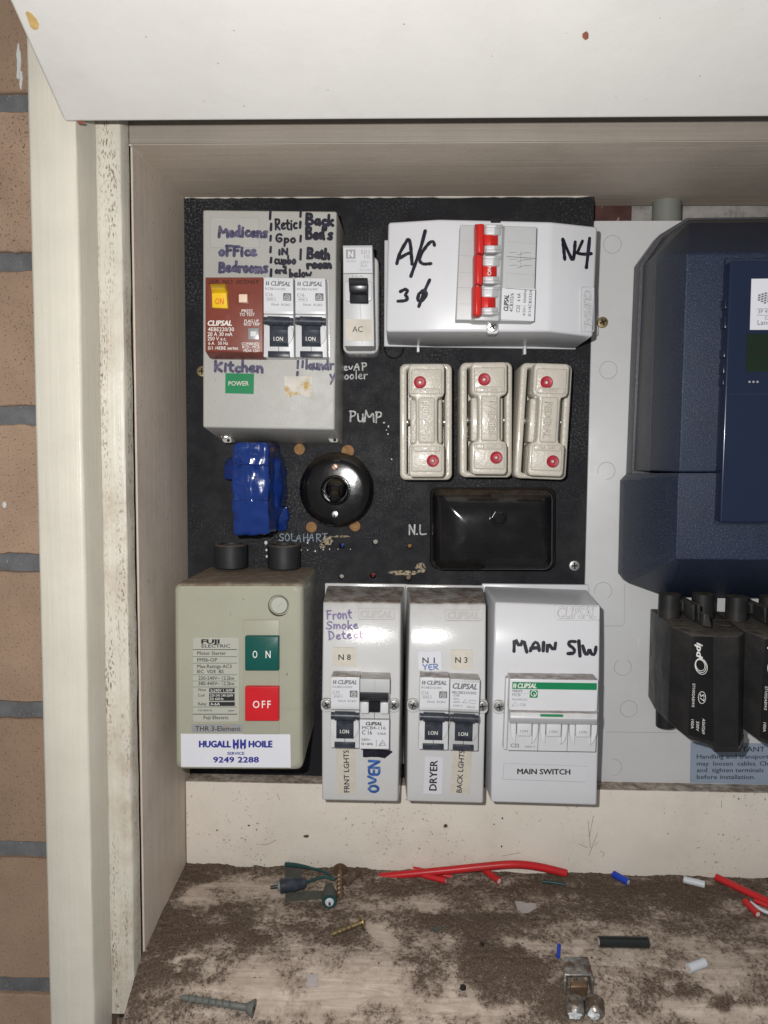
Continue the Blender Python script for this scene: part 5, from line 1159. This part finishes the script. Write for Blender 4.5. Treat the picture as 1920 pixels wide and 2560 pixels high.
up0 = [(1608, 664), (1655, 596), (1722, 549), (2170, 544), (2225, 585), (2262, 655), (R2, 1178), (1584, 1176)]
up1 = [(1640, 600), (1668, 575), (1724, 552), (2190, 545), (2240, 570), (2280, 600), (R2+30, 1180), (1622, 1178)]
link('side_band', loft([lp(up0, 12), lp([(1640, 638), (1690, 590), (1722, 560), (2190, 556), (2245, 590), (2285, 640), (R2+28, 1179), (1622, 1178)], 34)], .5), m_meter_side, t)
c0 = [(1640, 636), (1690, 588), (1720, 556), (2190, 552), (2245, 588), (2285, 640), (R2+28, 1180), (1622, 1178)]
c1 = [(1716, 640), (1717, 636), (1726, 632), (2200, 630), (2230, 632), (2234, 640), (R2-30, 1180), (1697, 1180)]
link('cover', loft([lp(c0, 34), lp(c1, 78)], 1.4, 4), m_meter, t)
t0 = [(1578, 1184), (1561, 1202), (1555.6, 1438), (1569, 1456), (1666, 1491), (2230, 1500), (2330, 1440), (2330, 1184)]
t1 = [(1697, 1182), (1696, 1190), (1690, 1392), (1691, 1396), (1699, 1398), (2210, 1400), (2226, 1390), (2230, 1182)]
link('terminal_cover', loft([lp(t0, 14, 4), lp(t0, 14), lp(t1, 78.6)], 1.4, 4), m_meter, t)
wq = [(1826, 652), (2120, 652), (2120, 1306), (1800, 1306)]
link('window_frame', prism([(1815, 645), (2130, 643), (2128, 1311), (1790, 1311)], 80.5, 74, .8), m_meter, t)
win = link('window', prism(rq(wq, 5), 86, 76, .8), m_meter_sm, t)
line(t, [(1826, 985), (2100, 987)], 1.6, 86, m_meter, 'seam')
st = link('rating_label', prism([(1879, 697), (2060, 695), (2058, 824), (1875, 824.6)], 86.3, 85.5, 0), m_paperw, win)
bm = bmesh.new()
for k in range(6):
    for j in range(5-abs(k-2)):
        x0 = 1896+k*8-j*.5+abs(k-2)*0; y0 = 735+j*6-(5-abs(k-2))*2.4+8
        vs = [bm.verts.new(M(a, b_, 86.5)) for a, b_ in ((x0, y0), (x0+6, y0), (x0+5, y0+4), (x0-1, y0+4))]; bm.faces.new(vs)
link('emblem', bm, m_grey_txt, st, smooth=False)
texts(st, [('3P 4W  240V', 1895, 783, 75, 9), ('CAT NO', 1912, 799, 45, 8), ('Landis+Gyr', 1894, 812, 82, 12)], 86.3, m_grey_txt)
for y in (772, 788): line(st, [(1893, y), (2040, y)], .9, 86.3, m_grey_txt, 'rule')
dsp = link('display', prism([(1868, 835), (2040, 835), (2038, 929), (1865, 929)], 86.2, 85.5, 0), m_lcd, win)
text(dsp, 'LAN', 1873, 885, 24, 9, 86.2, m_slot, bold=.03)
for x in (1872, 1882, 1892): link('indicator', prism(rect(x, 952, x+5, 957), 86.5, 85, .2), m_lgrey_txt, win)
for y, l in ((745, 26), (790, 30), (870, 24), (905, 30), (945, 18)):
    link('hinge_lug', prism([(1815-(y-700)*.03, y), (1821-(y-700)*.03, y), (1820-(y-700)*.03, y+l), (1814-(y-700)*.03, y+l)], 84, 78, .4), m_meter_sm, t)

# ------------------------------------------------------------------ service fuses under the meter
def service_fuse(label):
    t = empty('service_fuse', label, 'service fuse', M(1740, 1880, 0), 'black service fuses under the meter')
    top = [(1626, 1522, 3), (1640, 1533, 26), (1679, 1567, 50), (1729, 1588, 64), (1784, 1590, 64), (1847, 1592, 60), (1863, 1580, 52), (1800, 1528, 3)]
    bot = [(1620, 1742, 3), (1636, 1772, 26), (1670, 1806, 50), (1722, 1848, 64), (1785, 1866, 64), (1846, 1872, 60), (1859, 1836, 52), (1800, 1740, 3)]
    bm = bmesh.new(); a = [bm.verts.new(M(*p)) for p in top]; c_ = [bm.verts.new(M(*p)) for p in bot]; n = 8
    for i in range(n): bm.faces.new((a[i], a[(i+1) % n], c_[(i+1) % n], c_[i]))
    bm.faces.new(a); bm.faces.new(c_[::-1]); bmesh.ops.recalc_face_normals(bm, faces=bm.faces)
    bmesh.ops.triangulate(bm, faces=[f for f in bm.faces if len(f.verts) == 4 or len(f.verts) == 8]); bev(bm, .7, 3, 16)
    link('housing', bm, m_svc, t, ang=28)
    foot = link('seal_foot', prism([(1784, 1862), (1849, 1868), (1862, 1835), (1858, 1868), (1850, 1881), (1786, 1881)], 60, 30, .6), m_svc, t)
    for x0, x1 in ((1651, 1708), (1735, 1792)):
        Xa = (U(x0, 1515, 34)[0]+U(x1, 1515, 34)[0])/2; r = (U(x1, 1515, 34)[0]-U(x0, 1515, 34)[0])/2*.96; za = U(x0, 1484, 30)[1]; zb = U(x0, 1552, 30)[1]
        link('cable_entry', tube([W(Xa, za, 30), W(Xa, zb, 30)], r, 28), m_svc, t)
    link('bridge', prism(rect(1705, 1505, 1738, 1530), 38, 20, .6), m_svc, t)
    for x in (1731, 1744): link('seal_tab', prism([(x, 1512), (x+8, 1512), (x+6, 1552), (x+1, 1552)], 58, 44, .4), m_svc, t)
    link('seal_lever', prism([(1759, 1534), (1774, 1538), (1781, 1571), (1757, 1566)], 62, 46, .8), m_svc, t)
    for x0, y0 in ((1672, 1548), (1782, 1550)):
        Q = [(x0, y0), (x0+34, y0+1), (x0+46, y0+14), (x0+12, y0+13)]
        line(t, Q+[Q[0]], 1.3, lambda a, b_: 44+(b_-1548)*.9, m_rubber, 'moulded_frame')
    link('stub_pipe', tube([M(1663, 1765, 12), M(1663, 1815, 12)], 5.6, 24), m_svc, t)
    pn = link('print_panel', prism([(1730, 1592), (1783, 1593), (1784, 1855), (1722, 1838)], 64.4, 63.5, .2), m_svcp, t)
    text(pn, 'ipd', 1742, 1606, 41, 15, 64.4, m_white_txt, ang=91, shear=.3, bold=.04)
    bm = bmesh.new()
    for k, (rx, ry) in enumerate(((15.5, 20), (13.5, 17), (11.5, 14))):
        pts = [(1753-k*1.1+rx*math.cos(a_)*.98+ry*math.sin(a_)*.15, 1666-k*1.5+ry*math.sin(a_)) for a_ in [6.2832*i/20 for i in range(21)]]
        stroke(bm, pts, 1.4, lambda a, b_: 64.4, .1, 0)
    for k in range(1): stroke(bm, [(1755+9*math.cos(a_), 1744+15*math.sin(a_)) for a_ in [6.2832*i/18 for i in range(19)]], 1.3, lambda a, b_: 64.4, .1, 0)
    link('emblem', bm, m_white_txt, pn, smooth=False)
    texts(pn, [('S7', 1750, 1734, 20, 11, {'shear': .2}), ('S71002ABWS', 1731.5, 1708, 60, 6.5, {'shear': .2}), ('100A', 1728, 1798, 23, 7, {'shear': .2}), ('500V', 1741, 1803, 25, 7, {'shear': .2}), ('AS60269', 1756, 1796, 39, 7, {'shear': .2})], 64.4, m_white_txt, ang=92)
    return t
f1_ = service_fuse('black service fuse with white printing hanging under the meter, fully in view')
def copy_tree(o, parent=None):
    c_ = o.copy(); C.objects.link(c_)
    if parent is not None: c_.parent = parent
    for ch in list(o.children): copy_tree(ch, c_)
    return c_
f2_ = copy_tree(f1_)
dx = U(1916, 1600, 50)[0]-U(1740, 1596, 50)[0]; f2_.location.x += dx*S; f2_.location.z -= 1.0*S
f2_['label'] = 'black service fuse cut off by the right edge, beside the fully visible one'

# ------------------------------------------------------------------ things lying on the ledge
def cable(label, pts, r, m, cat='cable offcut', group='cable offcuts on the ledge', name='cable_offcut', core=True, sub=4, h=None, bend=None):
    P = []
    for i, p in enumerate(pts):
        if len(p) == 3: P.append(M(*p))
        else: P.append(L(p[0], p[1], r*1.0+(0 if bend is None else bend[i])))
    o = empty(name, label, cat, P[0]-Vector((0, 0, r*S)), group)
    link('sheath', tube(P, [r]*len(P), 18, sub=sub), m, o)
    if core:
        for a, b_ in ((P[0], P[1]), (P[-1], P[-2])):
            d = (a-b_).normalized(); link('core', tube([a-d*.5*S, a+d*.12*S], r*.68, 14), m_core, o)
    return o
def E(x, y): return (900+x/2.765, 2040+y/2.765)
def G(x, y): return (1360+x/2.9625, 2040+y/2.9625)
def D(x, y): return (300+x/2.513, 1980+y/2.513)
cable('long bowed red cable leaning against the cream apron behind the ledge', [E(135, 422)+(17,), E(300, 405)+(18,), E(600, 376)+(19,), E(850, 350)+(19,), E(1060, 334)+(19,), E(1230, 350)+(18,), E(1425, 396)+(18,)], 2.35, m_redc)
cable('thin red offcut poking out behind the long bowed red cable', [E(365, 365)+(15,), E(500, 392)+(16,), E(635, 420)+(17,)], 1.5, m_redc)
cable('thin red offcut lying slantwise under the left half of the long red cable', [E(420, 405), E(595, 450)], 1.7, m_redc)
cable('short red stub with white cut end beneath the middle of the long red cable', [E(860, 372), E(962, 450)], 2.1, m_redc)
cable('dark green wire snippet lying below the right end of the long red cable', [E(1262, 452), E(1350, 462), E(1420, 476)], .9, m_teal, core=False)
cable('small blue offcut lying against the apron', [G(515, 430), G(625, 490)], 2.1, m_bluc)
cable('small white offcut lying near the apron, left of the red cables', [G(1035, 470), G(1190, 508)], 2.1, m_whtc)
cable('long straight red cable running out of the right edge', [G(1275, 452), G(1500, 560), G(1720, 660)], 2.1, m_redc)
cable('short red cable with white split end at the right edge', [G(1490, 632), G(1585, 728)], 1.9, m_redc)
cable('thin red offcut between the two red cables at the right edge', [G(1560, 625), G(1720, 690)], 1.4, m_redc)
cable('white stripped wire at the right edge below the red cables', [G(1530, 640), G(1620, 700), G(1720, 735)], 1.0, m_whtc, core=False)
cable('black round plastic offcut lying alone mid-ledge', [G(405, 930), G(770, 937)], 2.9, m_blkc, cat='conduit offcut')
cable('stubby white offcut in front, lower right of the ledge', [G(1070, 1130), G(1190, 1085)], 2.3, m_whtc)
cable('tiny blue wire scrap standing behind the corroded connector', [G(104, 1045), G(112, 955)], 1.0, m_bluc, core=False)
def zup(p, d): return Vector((p.x, p.y, p.z+d*S))
# wood screws
def wood_screw(label, tip, head, rs, rh, m, pan=False, thread=True):
    a = L(*tip, rs); b_ = L(*head, rh*.78); d = (b_-a); ln = d.length; d.normalize()
    o = empty('wood_screw', label, 'screw', L(*tip, 0), 'loose screws on the ledge')
    n = 90; P, R = [], []
    tl = ln*(.72 if thread else 1)
    link('shank', tube([a, a+d*ln*.08, a+d*ln*.8, b_], [.15, rs*.75, rs*.82, rs*.95], 16), m, o)
    # helical thread as a real ridge
    up = d.orthogonal().normalized(); s = d.cross(up); turns = int(tl/(1.9*S*rs/1.1)); bm = bmesh.new(); prev = None; N = turns*14
    for i in range(N+1):
        f = i/N; an = 2*math.pi*turns*f; c_ = a+d*(ln*.04+tl*f); rr_ = rs*(.75 if f > .1 else .2+5.5*f); k = 1.45 if f > .1 else 1.2
        dir_ = up*math.cos(an)+s*math.sin(an); row = [bm.verts.new(c_+dir_*rr_*.9*S-d*.38*S*rs), bm.verts.new(c_+dir_*rr_*k*S), bm.verts.new(c_+dir_*rr_*.9*S+d*.38*S*rs)]
        if prev:
            for j in (0, 1): bm.faces.new((prev[j], prev[j+1], row[j+1], row[j]))
        prev = row
    link('thread', bm, m, o)
    if pan: hp = [b_-d*.2*S, b_+d*.2*S, b_+d*1.2*S, b_+d*1.9*S]; hr = [rh*.98, rh, rh*.8, rh*.25]
    else: hp = [b_-d*rh*.9*S, b_-d*.1*S, b_+d*.25*S, b_+d*.3*S]; hr = [rs, rh, rh, rh*.75]
    hd = link('head', tube(hp, hr, 28), m, o)
    e = hp[-1]+d*.08*S; u2 = up.cross(d); bm = bmesh.new()
    for p, q_ in ((up, s), (s, up)):
        bm.faces.new([bm.verts.new(e+p*aa*rh*.45*S+q_*bb*rh*.12*S+d*(.02*S if p is s else 0)) for aa, bb in ((-1, -1), (1, -1), (1, 1), (-1, 1))])
    link('slot', bm, m_slot, hd, smooth=False)
wood_screw('long dull grey countersunk screw lying at the front of the ledge', (447, 2492), (634, 2521), 2.0, 4.2, m_zincdull)
wood_screw('short golden pan-head screw lying slantwise mid-ledge', (825, 2338), (903, 2307), 1.5, 3.6, m_brass, pan=True)
wood_screw('rusty brown screw lying point forward beside the green wires', D(1383, 675), D(1382, 490), 2.1, 4.6, m_oldscrew, pan=True)
# capacitor-like connectors and wires
t = empty('wire_connector', 'dark green capped connector lying on its side trailing green wires', 'wire connector', L(730, 2213))
a = L(*D(1003, 592), 4.2); b_ = L(*D(1165, 570), 4.0)
link('cap', tube([a, a+(b_-a)*.04, a+(b_-a)*.6, b_], [3.8, 4.4, 4.2, 3.1], 24), m_slate, t)
link('seal', tube([a-(b_-a)*.09, a+(b_-a)*.02], [2.2, 2.8], 20), m_pipe, t)
link('lead', tube([a-(b_-a)*.36, a-(b_-a)*.05], [1.0, 1.2], 12), m_slate, t)
link('wire', tube([b_, L(*D(1230, 545), 4), L(*D(1290, 535), 4), L(*D(1350, 552), 3)], .9, 10, sub=6), m_teal, t)
link('wire', tube([M(*D(1042, 455), 16), M(*D(1110, 460), 20), M(*D(1200, 478), 24), L(*D(1290, 505), 4), L(*D(1345, 548), 3)], [1.5, 1.3, .9, .8, .8], 10, sub=6), m_teal, t)
t = empty('wire_connector', 'dark green capped connector standing with its pale end towards the viewer', 'wire connector', L(823, 2262))
a = L(*D(1316, 690), 4.0); b_ = L(*D(1312, 590), 4.6)
link('cap', tube([a, a+(b_-a)*.04, a+(b_-a)*.5, b_], [3.9, 4.3, 4.2, 2.2], 24), m_velcro, t)
d = (a-b_).normalized(); link('rim', tube([a-d*.5*S, a+d*.3*S], [4.35, 4.1], 24), m_teal, t); link('seal', tube([a, a+d*1.0*S], [2.8, 2.2], 20), m_whtc, t); link('lead', tube([a, a+d*2.6*S], .7, 10), m_slate, t)
for lab, pts in (('dark grey strip standing upright behind the lying connector', [D(1036, 470), D(1140, 470), D(1142, 545), D(1036, 545)]), ('dark grey strip lying flat in front of the lying connector', [D(1040, 632), D(1270, 618), D(1290, 668), D(1036, 688)])):
    bm = bmesh.new(); f = [bm.verts.new(L(*p, 1.2)) for p in pts]; k_ = [bm.verts.new(L(*p, .1)) for p in pts]
    bm.faces.new(f); bm.faces.new(k_[::-1])
    for i in range(4): bm.faces.new((f[i], k_[i], k_[(i+1) % 4], f[(i+1) % 4]))
    bmesh.ops.recalc_face_normals(bm, faces=bm.faces)
    link('hook_strip', bm, m_velcro, label=lab, cat='fabric strip', smooth=False)
# corroded double connector
t = empty('corroded_connector', 'corroded metal connector block with two crusted screw barrels', 'metal connector', L(1455, 2500))
def onl(x, y, lift): return L(*G(x, y), lift)
def lbox(pts, z1, z0, m, name, par, b=.5):
    bm = bmesh.new(); base = [L(*G(*p), 0) for p in pts]; f = [bm.verts.new(zup(p, z1)) for p in base]; k_ = [bm.verts.new(zup(p, z0)) for p in base]; n = len(f)
    bm.faces.new(f); bm.faces.new(k_[::-1])
    for i in range(n): bm.faces.new((f[i], k_[i], k_[(i+1) % n], f[(i+1) % n]))
    bmesh.ops.recalc_face_normals(bm, faces=bm.faces); bev(bm, b, 3); return link(name, bm, m, par)
lbox([(145, 1150), (320, 1150), (352, 1290), (150, 1290)], 8.2, 7.0, m_corr, 'bracket_top', t, .4)
lbox([(143, 1152), (158, 1152), (166, 1330), (146, 1330)], 7.9, 0, m_corr, 'bracket_side', t, .3)
lbox([(306, 1152), (321, 1152), (366, 1320), (350, 1330)], 7.9, 0, m_corr, 'bracket_side', t, .3)
lbox([(150, 1150), (316, 1150), (316, 1158), (150, 1158)], 7.9, 0, m_corr, 'bracket_back', t, .3)
lbox([(190, 1296), (320, 1296), (320, 1335), (195, 1335)], 5.0, 0, m_oldscrew, 'rust_plate', t)
for x in (225, 370):
    a = onl(x, 1350, 4.6); b_ = onl(x+6, 1480, 4.4)
    br = link('barrel', tube([a, a+(b_-a)*.15, b_-(b_-a)*.15, b_], [4.2, 4.7, 4.7, 4.0], 20), m_corr, t)
    c_ = onl(x, 1365, 8.8); link('barrel_screw', tube([c_, zup(c_, 1.5), zup(c_, 1.8)], [3.1, 3.0, 2.2], 18), m_corr, br)
    cr = onl(x+2, 1452, 5.5); bm = bmesh.new(); bmesh.ops.create_icosphere(bm, subdivisions=3, radius=3.4*S, matrix=Matrix.Translation(cr) @ Matrix.Diagonal((1, .9, 1.0, 1)))
    for v in bm.verts: v.co += (v.co-cr)*mnoise.noise(v.co/S*.5)*.5
    link('corrosion_crust', bm, m_corrw, br)
# flakes
def flake(lab, pts, m, F=E):
    bm = bmesh.new(); f = [bm.verts.new(L(*F(*p), .9+random.uniform(-.2, .3))) for p in pts]; k_ = [bm.verts.new(L(*F(*p), .2)) for p in pts]; n = len(f)
    bm.faces.new(f)
    for i in range(n): bm.faces.new((f[i], k_[i], k_[(i+1) % n], f[(i+1) % n]))
    link('paint_flake', bm, m, label=lab, cat='flake', smooth=False)
flake('pale grey heart-shaped flake on the dirt below the red cable', [(1070, 590), (1110, 588), (1150, 602), (1185, 598), (1220, 605), (1215, 640), (1160, 672), (1120, 672), (1090, 645)], m_flake)
flake('dark grey sliver on the dirt left of the heart-shaped flake', [(480, 775), (570, 752), (560, 785), (485, 800)], m_velcro)
flake('purplish square flake near the long grey screw', [(1165, 1150), (1245, 1140), (1235, 1190), (1250, 1222), (1165, 1225), (1180, 1185)], m_flake, D)
link('cork_scrap', tube([L(*D(1420, 570), 3), L(*D(1495, 500), 3.5)], [2.6, 2.0], 12), m_crumb_gapshade, label='brown crumbly plug lying beside the rusty screw', cat='debris')
for k, (x, y, r) in enumerate(((845, 885, 1.0), (712, 1185, 1.3))):
    p = L(*E(x, y), r*.6); bm = bmesh.new(); bmesh.ops.create_icosphere(bm, subdivisions=1, radius=r*1.4*S, matrix=Matrix.Translation(p))
    link('black_pellet', bm, m_slot, label=('small black pellet in the dirt, higher of two' if k == 0 else 'small black chip on bare paint, lower of two'), cat='pellet', smooth=False)
# loose grit
N = 26000; V, Fc = [], []
for i in range(N):
    if i % 3 == 0: h = abs(rng.normal(0, 1))*9+12
    else: h = rng.uniform(12, 120)
    if h > 124: continue
    X = rng.uniform(-138, 235); dd = dirt_at(X, h)
    if dd < rng.uniform(.05, .75) and rng.uniform() > .03: continue
    s_ = min(1.5, .15+rng.exponential(.17)); c0_ = np.array([X, ledge_z(h)+s_*.35+max(0, min(1, (dd-.3)*3))*.5, h]); b0 = len(V)
    for dxx, dz, dh in ((1, 0, 0), (-1, 0, .2), (.1, 0, 1), (0, 0, -1), (.1, .75, .1), (0, -.8, 0)):
        p = c0_+np.array([dxx, dz, dh])*s_*rng.uniform(.5, 1.1, 3); V.append(tuple(W(*p)))
    for a_, b2, c2 in ((0, 2, 4), (2, 1, 4), (1, 3, 4), (3, 0, 4), (2, 0, 5), (1, 2, 5), (3, 1, 5), (0, 3, 5)): Fc.append((b0+a_, b0+b2, b0+c2))
link('dirt_grit', (V, [], Fc), m_crumb_gapshade, kind='stuff', smooth=False)
